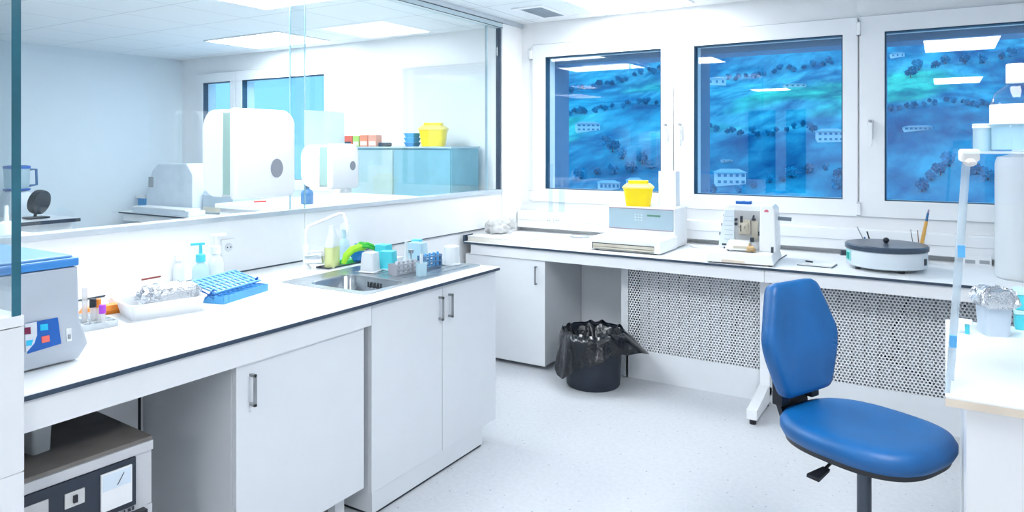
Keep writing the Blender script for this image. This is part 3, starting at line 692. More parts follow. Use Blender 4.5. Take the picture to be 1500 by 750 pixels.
# ---------------------------------------------------------------- dispensers on the partition glass
def dispenser(y0, y1, z0, z1, label, win, name='paper_towel_dispenser'):
    t = thing(name, label, 'dispenser', (GX - .004, (y0 + y1) / 2, z0))
    h = z1 - z0
    r = min(.07, h * .22)
    # housing near the glass, profile rounded at the glass side
    def prof(x0, x1, ra, rb, zz0, zz1):
        o = []
        for cx, cz, st, rr_ in ((x1 - rb, zz1 - rb, 90, rb), (x0 + ra, zz1 - ra, 180, ra)): pass
        pts = []
        def arc(cx, cz, r_, a0, a1, n=6):
            for k in range(n + 1):
                a = math.radians(a0 + (a1 - a0) * k / n); pts.append((cx + r_ * math.cos(a), cz + r_ * math.sin(a)))
        arc(x1 - rb, zz1 - rb, rb, 0, 90); arc(x0 + ra, zz1 - ra, ra, 90, 180); arc(x0 + ra, zz0 + ra, ra, 180, 270); arc(x1 - rb, zz0 + rb, rb, 270, 360)
        return pts
    P = prof(GX - .003, -2.862, min(.085, h * .28), .003, z0 + .01, z1 - .005)
    MB().prism([(x, y0 + .003, z) for x, z in P], [(x, y1 - .003, z) for x, z in P]).build('back_housing', WHITE, t, world=True, smooth=True, angle=40)
    MB().box(-2.861, -2.80, y0 + .008, y1 - .008, z0 + .02, z1 - .02).build('roll_window', TGREEN, t, world=True)
    # cover: front slab with broad rounded corners on its far side
    pts = []
    def arc(cy, cz, r_, a0, a1, n=8):
        for k in range(n + 1):
            a = math.radians(a0 + (a1 - a0) * k / n); pts.append((cy + r_ * math.cos(a), cz + r_ * math.sin(a)))
    rn = .02
    arc(y1 - r, z1 - r * 1.0, r, 0, 90); arc(y0 + rn, z1 - rn, rn, 90, 180); arc(y0 + rn, z0 + rn, rn, 180, 270); arc(y1 - .03, z0 + .03, .03, 270, 360)
    cy = (y0 + y1) / 2; cz = (z0 + z1) / 2
    sc_ = lambda f: [(cy + (y - cy) * f, cz + (z - cz) * f) for y, z in pts]
    c = MB().loft([[(-2.799, y, z) for y, z in pts], [(-2.785, y, z) for y, z in pts], [(-2.772, y, z) for y, z in sc_(.975)], [(-2.766, y, z) for y, z in sc_(.92)]])
    c.build('cover', WHITE, t, world=True, smooth=True, angle=50)
    wy, wz, wr = win
    e = [(wy + wr * .9 * math.cos(2 * PI * k / 24), wz + wr * 1.15 * math.sin(2 * PI * k / 24)) for k in range(24)]
    MB().prism([(-2.7665, y, z) for y, z in e], [(-2.763, y, z) for y, z in e]).build('sight_window', mat('smoked_window', (.28, .30, .34), .3), t, world=True)
    return t
dispenser(2.078, 2.435, 1.285, 1.708, 'large white paper towel dispenser on the partition glass', (2.315, 1.425, .040))
t = dispenser(2.675, 2.885, 1.30, 1.545, 'smaller white soap dispenser to the right of the large paper towel dispenser', (2.83, 1.425, .022), 'soap_dispenser')
MB().rbox(-2.84, -2.79, 2.80, 2.85, 1.275, 1.302, .01).build('nozzle', WHITE, t, world=True)
# notice sheet on the glass
p0 = onX(446, 161, GX); p1 = onX(505, 213, GX)
tag(MB().box(GX - .003, GX - .0015, p0.y, p1.y, 1.53, p0.z).build('notice_sheet', plastic('sheet_film', (.74, .85, .86), .35)), 'pale translucent sheet stuck on the glass above the small dispenser', 'notice')

# ---------------------------------------------------------------- window desk
DZ = .84; DF = 4.18
t = thing('desk', 'long white desk with a dark edge running under the windows', 'desk', (-1.0, 4.6, 0))
MB().box(-2.985, 1.6, DF, 5.026, DZ - .0165, DZ - .0025).build('slab', CORE, t, world=True, label='dark slab edge')
MB().box(-2.985, 1.6, DF - .0006, 5.026, DZ - .0025, DZ).build('top_laminate', TOPW, t, world=True)
MB().box(-2.93, -.885, DF + .012, DF + .03, .752, DZ - .0165).box(-.882, 1.6, DF + .012, DF + .03, .752, DZ - .0165).build('apron', CAB2, t, world=True)
def tleg(x):
    o = MB().box(x - .03, x + .03, 4.48, 4.54, .07, .80).box(x - .03, x + .03, 4.14, 4.92, .752, .80)
    o.prism([(x - .03, 4.12, .035), (x - .03, 4.9, .035), (x - .03, 4.9, .08), (x - .03, 4.40, .11), (x - .03, 4.12, .075)], [(x + .03, 4.12, .035), (x + .03, 4.9, .035), (x + .03, 4.9, .08), (x + .03, 4.40, .11), (x + .03, 4.12, .075)])
    return o
def desk_leg(x, yc):
    o = MB().box(x - .028, x + .028, yc, yc + .06, .06, .80)
    s = [(yc - .33, .03), (yc + .06, .03), (yc + .06, .10), (yc - .02, .13), (yc - .30, .085), (yc - .33, .085)]
    o.prism([(x - .028, y, z) for y, z in s], [(x + .028, y, z) for y, z in s])
    l = o.build('leg', WHITE, t, world=True, bevel=.002)
    MB().cyl((x, yc - .30, 0), (x, yc - .30, .03), .018, seg=14).cyl((x, yc + .02, 0), (x, yc + .02, .03), .018, seg=14).build('rubber_foot', BLACK, l, world=True)
desk_leg(-.905, 4.31); desk_leg(1.4, 4.31)
# cabinet under the desk
t = thing('base_cabinet', 'white single-door cabinet under the left end of the window desk beside the bin', 'cabinet', (-2.65, 4.45, 0))
MB().box(-2.985, -2.324, 4.222, 4.79, .032, .75).build('body', CAB, t, world=True)
d = MB().box(-2.983, -2.322, 4.202, 4.220, .030, .748).build('door', CAB, t, world=True, bevel=.0012)
bar_handle(MB(), -2.386, 4.202, .585, .71, 'y').build('handle', STEELD, d, world=True, bevel=.001)
for x in (-2.93, -2.40):
    for y in (4.30, 4.72): MB().cyl((x, y, 0), (x, y, .032), .018).build('foot', BLACK, t, world=True)
# wall panel beside it and perforated radiator cover
struct('wall_under_desk', MB().box(-2.32, -1.80, 4.76, 4.78, 0, .80), CAB2)
mb = MB().box(-1.81, 1.75, 4.392, 4.405, 0.0, .188).box(-1.845, -1.797, 4.392, 4.405, 0, .74).box(-1.81, 1.75, 4.392, 4.405, .733, .752)
mb.box(-.93, -.915, 4.392, 4.404, .188, .733)
mb.box(-1.845, -1.835, 4.405, 4.76, 0, .74)
rc = struct('wall_radiator_cover', mb, CAB)
def perforated(x0, x1, z0, z1, y, p=.0185, hole=.36):
    vs = []; fs = []; dz = p * .866
    row = 0; z = z0 + p / 2
    R = p / math.sqrt(3); r = p * hole
    while z < z1 - p / 2:
        x = x0 + (p / 2 if row % 2 == 0 else p)
        while x < x1 - p / 2:
            b = len(vs)
            for k in range(6):
                a = PI / 6 + k * PI / 3
                vs.append((x + R * math.cos(a), y, z + R * math.sin(a)))
            for k in range(6):
                a = PI / 6 + k * PI / 3
                vs.append((x + r * math.cos(a), y, z + r * math.sin(a)))
            for k in range(6): j = (k + 1) % 6; fs.append((b + k, b + j, b + 6 + j, b + 6 + k))
            x += p
        z += dz; row += 1
    me = bpy.data.meshes.new('perforated_panel'); me.from_pydata(vs, [], fs); me.materials.append(CAB2)
    o = bpy.data.objects.new('perforated_panel', me); COL.objects.link(o); o.parent = rc
    return o
perforated(-1.80, .35, .186, .738, 4.396)
# radiator fins and cables behind the perforated panel
mb = MB()
x = -1.74
while x < .4:
    mb.box(x, x + .055, 4.47, 4.50, .10, .70); x += .068
mb.box(-1.74, .42, 4.50, 4.56, .12, .17).box(-1.74, .42, 4.50, 4.56, .62, .67)
tag(mb.build('radiator', mat('radiator_grey', (.42, .46, .50), .5), bevel=0), 'grey radiator hidden behind the perforated panel under the desk', 'radiator')
def cable(name, label, pts, r=.004, m=BLACK, cat='cable'):
    P = [Vector(p) for p in pts]; Q = []
    for i in range(len(P) - 1):
        a, b = P[max(i - 1, 0)], P[i]; c, d = P[i + 1], P[min(i + 2, len(P) - 1)]
        for k in range(5):
            u = k / 5; Q.append(.5 * ((2 * b) + (c - a) * u + (2 * a - 5 * b + 4 * c - d) * u * u + (3 * b - a - 3 * c + d) * u ** 3))
    Q.append(P[-1]); return tag(MB().tube(Q, r, 6).build(name, m, smooth=True), label, cat)
cable('cable', 'black cable hanging in loops behind the perforated panel right of the chair', [(-.16, 4.43, .74), (-.20, 4.43, .62), (-.25, 4.43, .50), (-.22, 4.43, .44), (-.24, 4.43, .36), (-.32, 4.43, .37), (-.25, 4.43, .34), (-.15, 4.43, .30), (-.05, 4.43, .24), (.05, 4.43, .2)], .006)
cable('cable', 'black cable hanging behind the perforated panel left of the desk leg', [(-1.05, 4.43, .74), (-1.07, 4.43, .60), (-1.10, 4.43, .45), (-1.11, 4.43, .3), (-1.11, 4.43, .2)], .006)

# ---------------------------------------------------------------- waste bin with bag
bc = onZ(869, 562, 0)
t = thing('waste_bin', 'black round waste bin lined with a black bag beside the desk cabinet', 'bin', bc)
MB().lathe([(.165, 0), (.172, .01), (.190, .33), (.197, .335), (.197, .345), (.187, .345), (.17, .02)], seg=40, cap1=True).build('bin_body', BINM, t, smooth=True, angle=50)
# bag is laid over the rim: its own thing
seg = 96; rings = []
def gauss(th, c, w): d = (th - c + PI) % (2 * PI) - PI; return math.exp(-(d / w) ** 2)
# view direction from bin to camera
vc = math.atan2(-bc.y, -bc.x); left = vc - PI / 2; right = vc + PI / 2
for ri, (dr, z) in enumerate(((-.12, .20), (-.07, .22), (-.035, .27), (-.02, .33), (.0, .358), (.016, .352), (.022, .30), (.026, .24), (.028, .18))):
    ring = []
    for i in range(seg):
        th = 2 * PI * i / seg
        drop = .125 + .04 * noise.noise(Vector((math.cos(th) * 1.7, math.sin(th) * 1.7, 3))) + .15 * gauss(th, left + .5, .72) - .01 * gauss(th, vc + .35, .8)
        out = .115 * gauss(th, right - .25, .36)
        rr_ = .196 + dr; zz = z
        if ri >= 5:
            k = (ri - 4) / 4; zz = .352 - drop * k; rr_ = .196 + .012 + .03 * k + out * k ** .8; zz += .03 * gauss(th, right - .25, .4) * k * 0
        ple = noise.noise(Vector((math.cos(th) * 6, math.sin(th) * 6, ri * .45))) * .013 * (1 if ri > 3 else 1.6)
        ple += noise.noise(Vector((math.cos(th) * 3, math.sin(th) * 3, ri * .3 + 5))) * .016
        rr_ = max(rr_ + ple, .02 if ri < 3 else (.2035 if ri > 4 else .15))
        zz += noise.noise(Vector((math.cos(th) * 4, math.sin(th) * 4, 9 + ri * .2))) * .022
        if ri == 4: zz = max(zz, .35); rr_ = max(rr_, .19)
        ring.append((rr_ * math.cos(th), rr_ * math.sin(th), zz))
    rings.append(ring)
b = MB(); b.loft(rings, cap0=True, cap1=False)
bag = b.build('bag_film', BAG, None, smooth=True, angle=180)
bag.name = 'bin_bag'; bag.location = Vector(bag.location) + bc
tag(bag, 'shiny black bin bag folded over the rim of the black waste bin', 'bag')

# ---------------------------------------------------------------- swivel chair
CH = Vector((-.225, 2.555, 0)); CR = math.radians(-25.5)
t = thing('lab_chair', 'blue vinyl swivel laboratory chair with black back bracket in front of the desk', 'chair', CH, CR)
SZ = .63
def seat_outline(f=1.0):
    o = []
    N = 64
    for i in range(N):
        a = 2 * PI * i / N; ca, sa = math.cos(a), math.sin(a)
        e = .72 if ca > 0 else .66
        x = math.copysign(abs(ca) ** e, ca) * .248; y = math.copysign(abs(sa) ** e, sa) * .222
        if x < 0: y *= 1 - .12 * (-x / .24) ** 2
        o.append((x * f, y * f))
    return o
def soff(d):  # inset outline by distance d
    o = seat_outline(); return [(x * (1 - d / .225), y * (1 - d / .215)) for x, y in o]
def sring(d, z, dish=0): return [(x, y, SZ + z + dish * ((x / .225) ** 2 * .4)) for x, y in soff(d)]
b = MB().loft([sring(.03, -.068), sring(.008, -.060), sring(0, -.042), sring(.0, -.024), sring(.010, -.006), sring(.028, .0), sring(.06, .001), sring(.12, -.004), sring(.18, -.008)])
b.build('seat', BLUEV, t, smooth=True, angle=180)
MB().loft([sring(.035, -.085), sring(.015, -.078), sring(.012, -.062)]).build('seat_shell', BLACK, t, smooth=True)
# backrest
hex_ = [(-.122, .388), (.122, .388), (.195, .20), (.185, .14), (.125, .0), (-.125, .0), (-.185, .14), (-.195, .20)]
def roundpoly(P, r, n=5):
    o = []
    m = len(P)
    for i in range(m):
        p = Vector(P[i]); a = Vector(P[i - 1]) - p; c = Vector(P[(i + 1) % m]) - p
        q0 = p + a.normalized() * min(r, a.length * .45); q1 = p + c.normalized() * min(r, c.length * .45)
        for k in range(n + 1):
            u = k / n; o.append(((1 - u) ** 2 * q0 + 2 * u * (1 - u) * p + u * u * q1)[:])
    return o
HP = roundpoly(hex_, .035)
BM = Matrix.Translation((-.215, 0, SZ + .035)) @ Matrix.Rotation(math.radians(-9), 4, 'Y')
def bring(f, x, bow=.0):
    o = []
    for y, z in HP:
        yy = y * (1 - (1 - f) * 1.0); zz = .2 + (z - .2) * f
        o.append(BM @ Vector((x + bow * (yy / .2) ** 2, yy, zz)))
    return o
b = MB().loft([bring(.90, -.030, .018), bring(.98, -.024, .018), bring(1.0, -.010, .018), bring(1.0, .006, .018), bring(.975, .018, .018), bring(.90, .024, .018), bring(.6, .020, .01), bring(.25, .014, .005)])
b.build('backrest', BLUEV, t, smooth=True, angle=180)
b = MB()
def bandloft(path, w, th):
    rings = []
    for i, (x, z) in enumerate(path):
        p = Vector((x, 0, z)); a = Vector((*path[max(i - 1, 0)], 0)); c = Vector((*path[min(i + 1, len(path) - 1)], 0))
        d = (c - a).normalized(); nrm = Vector((-d.y, 0, d.x)) * th / 2
        ww = w[i] if isinstance(w, (list, tuple)) else w
        rings.append([p + nrm + Vector((0, -ww / 2, 0)), p + nrm + Vector((0, ww / 2, 0)), p - nrm + Vector((0, ww / 2, 0)), p - nrm + Vector((0, -ww / 2, 0))])
    return rings
b.loft(bandloft([(-.315, .93), (-.298, .84), (-.284, .75), (-.275, .68), (-.268, .62), (-.25, .56), (-.20, .530), (-.1, .523), (0, .523)], [.10, .13, .15, .155, .155, .14, .11, .09, .09], .018))
b.build('back_bracket', mat('black_bracket', (.02, .025, .035), .45), t, smooth=True, angle=50)
for s in (-1, 1): MB().box(-.272, -.232, s * .085 - .022, s * .085 + .022, .63, .72).build('bracket_arm', BLACK, t, bevel=.004)
MB().cyl((-.30, -.015, .86), (-.345, -.015, .855), .018, .022, 14).build('adjusting_knob', BLACK, t, smooth=True)
MB().box(-.09, .09, -.07, .07, .517, .546).build('mechanism', BLACK, t, bevel=.005)
lv = MB().tube([(-.02, -.06, .53), (-.03, -.13, .523), (-.035, -.165, .505)], .005, 8)
lv.build('lever', BLACK, t, smooth=True)
MB().loft([[(-.045, -.155, .510), (-.02, -.155, .510), (-.02, -.158, .502), (-.045, -.158, .502)], [(-.062, -.215, .495), (-.018, -.215, .495), (-.018, -.217, .485), (-.062, -.217, .485)]]).build('lever_paddle', BLACK, t)
MB().cyl((0, 0, .12), (0, 0, .525), .022, .022, 20).cyl((0, 0, .06), (0, 0, .30), .029, .029, 20).build('gas_lift', mat('lift_metal', (.07, .085, .11), .3, metal=.6), t, smooth=True)
for k in range(5):
    a = k * 2 * PI / 5 + PI / 5 - CR; c, s = math.cos(a), math.sin(a)
    lg = MB().tube([(0, 0, .10), (c * .15, s * .15, .095), (c * .25, s * .25, .07)], [.028, .022, .016], 10).build('leg', BLACK, t, smooth=True)
    cx, cy = c * .25, s * .25
    MB().cyl((cx, cy - .012, .028), (cx, cy - .03, .028), .028, seg=16).cyl((cx, cy + .012, .028), (cx, cy + .03, .028), .028, seg=16).cyl((cx, cy, .028), (cx, cy, .075), .006).build('caster', BLACK, lg, smooth=True)

# ---------------------------------------------------------------- instruments on the desk
# embedding unit with bin on top
t = thing('heating_unit', 'cream instrument with a grey-blue panel and a low front shelf on the desk', 'instrument', (-1.78, 4.57, DZ))
b = MB().box(-2.03, -1.535, 4.286, 4.62, DZ + .006, .928); b.build('front_shelf', WHITE, t, world=True, bevel=.008)
MB().box(-2.03, -1.545, 4.60, 4.86, DZ + .006, 1.112).build('cabinet_body', CREAM, t, world=True, bevel=.006)
pn = MB().box(-2.022, -1.556, 4.594, 4.60, .962, 1.098).build('display_panel', BLUEGREY, t, world=True)
MB().box(-2.022, -1.556, 4.592, 4.596, 1.098, 1.103).box(-2.022, -1.556, 4.592, 4.596, .957, .962).build('panel_trim', mat('dull_maroon', (.32, .22, .28), .5), t, world=True)
p = onY(948, 314.5, 4.594); q = onY(967, 317.5, 4.594)
MB().box(p.x, q.x + .0, 4.591, 4.594, p.z - .012, p.z).build('green_display', mat('display_green', (.12, .28, .20), .3), pn, world=True)
mb = MB()
for i in range(3):
    for j in range(3): mb.box(-1.83 + i * .022, -1.83 + i * .022 + .012, 4.592, 4.594, 1.02 + j * .018, 1.027 + j * .018)
mb.build('keypad', mat('key_pale', (.60, .70, .74), .4), pn, world=True)
fr = MB().box(-2.005, -1.575, 4.280, 4.288, .852, .893).build('drawer', BEIGE, t, world=True)
MB().box(-2.005, -1.575, 4.277, 4.280, .889, .894).box(-2.005, -2.001, 4.277, 4.280, .852, .890).box(-2.0, -1.58, 4.277, 4.280, .868, .870).box(-1.99, -1.575, 4.277, 4.280, .852, .855).build('drawer_gap', DARK, fr, world=True)
for x in (-1.99, -1.58):
    for y in (4.32, 4.83): MB().cyl((x, y, DZ), (x, y, DZ + .006), .012).build('foot', BLACK, t, world=True)
def sharps(name, label, loc, s=1.0, rz=0, group=None):
    t = thing(name, label, 'container', loc, rz, group)
    w0, w1 = .165 * s, .205 * s
    MB().loft([sqring(w0, w0 * .8, 0, .03 * s), sqring(w0 * 1.03, w0 * .83, .006, .035 * s), sqring(w1, w1 * .8, .125 * s, .04 * s)]).build('container_body', YEL, t, smooth=True, angle=40)
    MB().loft([sqring(w1 * 1.07, w1 * .87, .125 * s, .04 * s), sqring(w1 * 1.07, w1 * .87, .135 * s, .04 * s), sqring(w1 * .80, w1 * .62, .158 * s, .03 * s)]).build('lid', YELL, t, smooth=True, angle=40)
    MB().loft([sqring(w1 * .68, w1 * .5, .159 * s, .02 * s), sqring(w1 * .68, w1 * .5, .178 * s, .02 * s)]).build('lid_flap', YEL, t, smooth=True, angle=40)
    return t
sharps('sharps_container', 'yellow sharps container standing on the cream instrument below the window', (-1.845, 4.70, 1.112), 1.0, .35)
MB()
t = thing('carton', 'small white carton standing upright on the cream instrument behind the yellow container', 'box', (-1.655, 4.80, 1.112))
MB().box(-.062, .062, -.045, .045, 0, .245).build('carton_body', CREAM, t, bevel=.002)
MB().box(-.04, .062, -.0465, -.045, .02, .20).build('carton_label', PAPER, t)
# slab and glove on the desk corner
t = thing('marble_slab', 'cream slab lying on the left end of the window desk', 'slab', (-2.78, 4.40, DZ), .0)
MB().box(-.19, .20, -.19, .19, 0, .034).build('slab_body', mat('cream_slab', (.80, .77, .70), .6, var=.06), t, bevel=.004)
MB().box(-.192, .202, -.192, .192, .034, .040).build('slab_face', TOPW, t, bevel=.001)
tag(MB().box(-2.988, -2.983, 4.175, 4.30, DZ - .004, DZ + .045).build('edge_strip', CORE), 'dark edge strip standing up at the left end of the window desk', 'strip')
t = thing('crumpled_cloth', 'crumpled white cloth bundle on the cream slab at the desk corner', 'cloth', (-2.85, 4.44, DZ + .04))
MB().ball((0, 0, .045), .078, 4, 1.1, 1.0, .72, .32, 2.4, 5).build('cloth_fold', CLOTH, t, smooth=True, angle=60)
MB().ball((.05, .05, .075), .062, 4, 1.0, 1.0, .9, .35, 2.6, 11).ball((-.07, -.03, .045), .04, 3, .5, 1, 1.2, .35, 3, 12).build('cloth_end', CLOTH, t, smooth=True, angle=60)
# low grey bits and cables behind the unit
cable('cable', 'white cable coiled on the desk between the trunking and the cream instrument', [(-2.42, 4.78, DZ + .01), (-2.34, 4.72, DZ + .012), (-2.26, 4.80, DZ + .012), (-2.2, 4.74, DZ + .012), (-2.12, 4.82, DZ + .012), (-2.06, 4.86, DZ + .012)], .007, GREY)
cable('cable', 'pale cable lying between the cream instrument and the microtome', [(-1.50, 4.78, DZ + .01), (-1.43, 4.72, DZ + .01), (-1.36, 4.74, DZ + .01), (-1.28, 4.66, DZ + .012), (-1.22, 4.60, DZ + .02)], .007, CREAM)

# microtome
t = thing('microtome', 'white rotary microtome with metal specimen head standing on the desk', 'microtome', (-1.045, 4.40, DZ), math.radians(6))
MB().prism([(-.20, -.215, .008), (.19, -.215, .008), (.20, .20, .008), (-.17, .20, .008)], [(-.185, -.195, .062), (.175, -.195, .066), (.185, .19, .07), (-.15, .19, .07)]).build('base', WHITE, t, bevel=.006)
# main housing: slanted left panel, arch top, right hump
pr = [(-.155, .06), (-.115, .31), (-.095, .335), (.165, .335), (.185, .31), (.195, .06)]
MB().prism([(x, .0, z) for x, z in pr], [(x, .19, z) for x, z in pr]).build('housing', WHITE, t, bevel=.008)
pr = [(.095, .066), (.095, .325), (.11, .335), (.165, .335), (.180, .31), (.19, .066)]
MB().prism([(x, -.085 if z < .1 else -.03, z) for x, z in pr], [(x, .01, z) for x, z in pr]).build('drive_cover', WHITE, t, bevel=.008)
pr = [(-.150, .085), (-.112, .30), (-.055, .30), (-.055, .085)]
lp = MB().prism([(x, -.012, z) for x, z in pr], [(x, .002, z) for x, z in pr]).build('scale_panel', mat('pale_blue_print', (.74, .83, .88), .4), t)
mb = MB()
for i in range(6): mb.box(-.115, -.065, -.0135, -.012, .12 + i * .028, .123 + i * .028)
mb.build('scale_lines', mat('print_grey', (.45, .55, .62), .5), lp)
hd = MB().box(-.053, .093, -.010, .004, .115, .300).build('specimen_mount', mat('mount_grey', (.55, .56, .57), .35, metal=.3), t, bevel=.002)
MB().box(-.02, .030, -.07, -.010, .165, .23).box(-.01, .022, -.078, -.07, .175, .222).box(-.026, .040, -.03, -.010, .155, .245).cyl((.005, -.075, .205), (.005, -.095, .205), .012, .010, 14).box(.045, .082, -.022, -.010, .13, .24).build('specimen_clamp', BEIGE, hd, bevel=.003)
MB().cyl((-.010, -.045, .23), (-.010, -.045, .27), .008).cyl((-.045, -.03, .245), (-.045, -.010, .245), .009).cyl((-.045, -.03, .218), (-.045, -.010, .218), .009).cyl((.055, -.04, .245), (.06, -.03, .275), .006).box(.048, .07, -.045, -.02, .245, .256).build('clamp_screw', DGREY, hd)
MB().box(-.012, -.006, -.0795, -.078, .18, .22).box(-.02, .0, -.0795, -.078, .205, .210).build('clamp_slot', DGREY, hd)
kb = MB().prism([(-.095, -.14, .075), (.06, -.14, .075), (.06, -.05, .075), (-.095, -.05, .075)], [(-.075, -.11, .128), (.045, -.11, .128), (.045, -.055, .128), (-.075, -.055, .128)]).build('knife_holder', CREAM, t, bevel=.005)
MB().cyl((-.115, -.095, .10), (-.090, -.095, .10), .006).cyl((-.10, -.12, .085), (-.07, -.135, .072), .005).cyl((.062, -.10, .085), (.062, -.13, .075), .010).box(.045, .065, -.08, -.06, .12, .145).build('holder_knob', DGREY, kb)
MB().cyl((.035, -.145, .09), (.075, -.145, .094), .013, seg=14).cyl((.045, -.14, .075), (.05, -.14, .120), .006).box(.025, .08, -.135, -.095, .070, .084).build('brass_fitting', BRASS, kb)
MB().box(-.045, .03, -.135, -.13, .078, .10).build('blade', BEIGE, kb)
MB().box(-.10, .03, -.2175, -.205, .012, .026).build('waste_tray', WOOD, t, bevel=.001)
tr_ = MB().rbox(-.055, .035, .03, .10, .336, .352, .006).build('top_tray', DBLUE, t)
MB().box(-.045, -.02, .045, .085, .352, .354).box(0, .025, .045, .085, .352, .354).build('tray_insert', mat('pale_insert', (.6, .75, .85), .4), tr_)
MB().cyl((.19, .06, .255), (.265, .06, .252), .012, seg=12).build('crank_handle', mat('crank_grey', (.18, .22, .27), .4), t)
MB().cyl((.132, -.0315, .300), (.132, -.036, .300), .013, seg=16).box(.122, .142, -.034, -.0305, .268, .277).build('red_emblem', mat('emblem_red', (.72, .16, .24), .4), t)
MB().box(.085, .098, -.048, -.032, .155, .180).cyl((.17, -.10, .068), (.172, -.11, .10), .008).build('lock_knob', DGREY, t)
mb = MB()
for z in (.255, .20, .145): mb.cyl((-.152 + (z - .15) * .22, .05, z), (-.128 + (z - .15) * .22, .05, z + .004), .011, .010, 10)
mb.build('side_knob', DGREY, t)
for x in (-.17, .17):
    for y in (-.19, .17): MB().cyl((x, y, 0), (x, y, .009), .012).build('foot', BLACK, t)
# thin tool by the microtome
p = onZ(1133, 384, DZ); q = onZ(1150, 374, DZ)
tag(MB().cyl(p + Vector((.01, 0, .004)), q + Vector((.01, 0, .004)), .003).build('metal_rod', DGREY), 'thin dark rod lying beside the right foot of the microtome', 'rod')

# notebook
t = thing('notebook', 'small white notepad with dark lower edge lying on the desk', 'notebook', (-.635, 4.42, DZ), math.radians(-4))
MB().box(-.095, .095, -.07, .07, 0, .004).build('back_cover', DGREY, t)
MB().box(-.092, .092, -.066, .068, .004, .011).build('pages', PAPER, t)
tag(MB().cyl((-.70, 4.44, DZ + .016), (-.66, 4.42, DZ + .016), .0045).build('pen', BLACK), 'small black pen lying on the white notepad', 'pen')

# slide warming bath
WBx, WBy = -.285, 4.50
t = thing('water_bath', 'round pale grey water bath with a dark lid on the desk', 'water bath', (WBx, WBy, DZ))
MB().lathe([(.190, .018), (.203, .024), (.205, .03), (.205, .105), (.20, .112)], seg=56).build('bath_body', mat('bath_grey', (.66, .74, .80), .35, var=.01), t, smooth=True, angle=40)
MB().lathe([(.200, .112), (.211, .114), (.212, .136), (.205, .142), (.0, .1425)], seg=56, cap1=False).build('lid', mat('lid_dark', (.055, .08, .12), .28, metal=.2), t, smooth=True, angle=35)
MB().cyl((.0, 0, .142), (.0, 0, .15), .008).ball((.0, 0, .160), .0165, 2).build('lid_knob', BLACK, t, smooth=True)
dirc = Vector((-WBx, -WBy, 0)).normalized(); side = Vector((-dirc.y, dirc.x, 0))
def arc_patch(a0, a1, r, z0, z1, th):
    n = 6; bot = []; top = []
    A = [a0 + (a1 - a0) * k / n for k in range(n + 1)]
    rings = [[(r * math.cos(a), r * math.sin(a), z0), ((r + th) * math.cos(a), (r + th) * math.sin(a), z0), ((r + th) * math.cos(a), (r + th) * math.sin(a), z1), (r * math.cos(a), r * math.sin(a), z1)] for a in A]
    return MB().loft(rings)
ac = math.atan2(dirc.y, dirc.x)
s_ = arc_patch(ac - 1.33, ac - 1.02, .205, .045, .105, .003).build('switch_plate', mat('aqua_plate', (.30, .72, .70), .4), t)
arc_patch(ac - 1.22, ac - 1.08, .208, .055, .092, .004).build('rocker', TEAL, s_)
a1 = ac - 1.42
MB().cyl((.205 * math.cos(a1), .205 * math.sin(a1), .078), (.235 * math.cos(a1 + .02), .235 * math.sin(a1 + .02), .078), .015, seg=14).build('thermostat_knob', DGREY, t)
arc_patch(ac + 1.10, ac + 1.22, .205, .045, .080, .004).build('power_inlet', BLACK, t)
for k in range(4):
    a = ac + .6 + k * PI / 2 - .6 + .5; MB().cyl((.16 * math.cos(a), .16 * math.sin(a), 0), (.16 * math.cos(a), .16 * math.sin(a), .02), .014).build('foot', BLACK, t)
# tools behind the bath
def stick(name, label, px0, px1, y, r, m, cat, extra=None):
    a = onY(*px0, y); b = onY(*px1, y); t = thing(name, label, cat, a)
    MB().cyl((0, 0, 0), b - a, r, r * .8, 8).build('shaft', m, t)
    if extra: extra(t, b - a)
    return t
t = thing('tool_cup', 'low clear cup of tools behind the left side of the round bath', 'cup', (-.44, 4.80, DZ))
MB().lathe([(.035, 0), (.036, .08), (.034, .08), (.033, .004)], seg=20).build('cup_wall', TBLUE, t, smooth=True)
t = thing('tool_cup', 'low white cup of brushes behind the right side of the round bath', 'cup', (-.165, 4.80, DZ))
MB().lathe([(.04, 0), (.041, .085), (.039, .085), (.038, .004)], seg=20).build('cup_wall', TWHITE, t, smooth=True)
def tip(m, L, r): return lambda t, v: MB().cyl(v, v * (1 + L / v.length), r, r * .5, 8).build('brush_tip', m, t)
stick('probe', 'grey steel probe leaning left out of the cup behind the bath', (1269, 360), (1255.5, 332), 4.80, .004, STEELD, 'probe')
stick('marker_pen', 'black marker leaning out of the cup behind the bath', (1277, 362), (1270, 339), 4.80, .005, BLACK, 'pen')
stick('marker_pen', 'dark blue pen beside the black marker behind the bath', (1271, 362), (1266, 347), 4.79, .006, mat('navy', (.03, .15, .35), .4), 'pen')
stick('paint_brush', 'orange-handled brush with dark tip standing behind the right of the bath', (1350, 358), (1357, 324), 4.80, .011, PENCIL, 'brush',
      lambda t, v: (MB().cyl(v, v * 1.35, .007, .006, 8).build('ferrule', mat('navy', (.03, .15, .35), .4), t), MB().cyl(v * 1.35, v * 1.5, .006, .003, 8).build('brush_tip', mat('purple_grey', (.3, .25, .35), .6), t)))
stick('spatula', 'thin brown spatula left of the orange brush behind the bath', (1346, 358), (1344, 337), 4.79, .003, mat('brown', (.25, .12, .08), .5), 'spatula')
stick('wire_hook', 'thin wire hook at the left of the brush cup behind the bath', (1338, 362), (1334, 336), 4.79, .002, DGREY, 'hook')
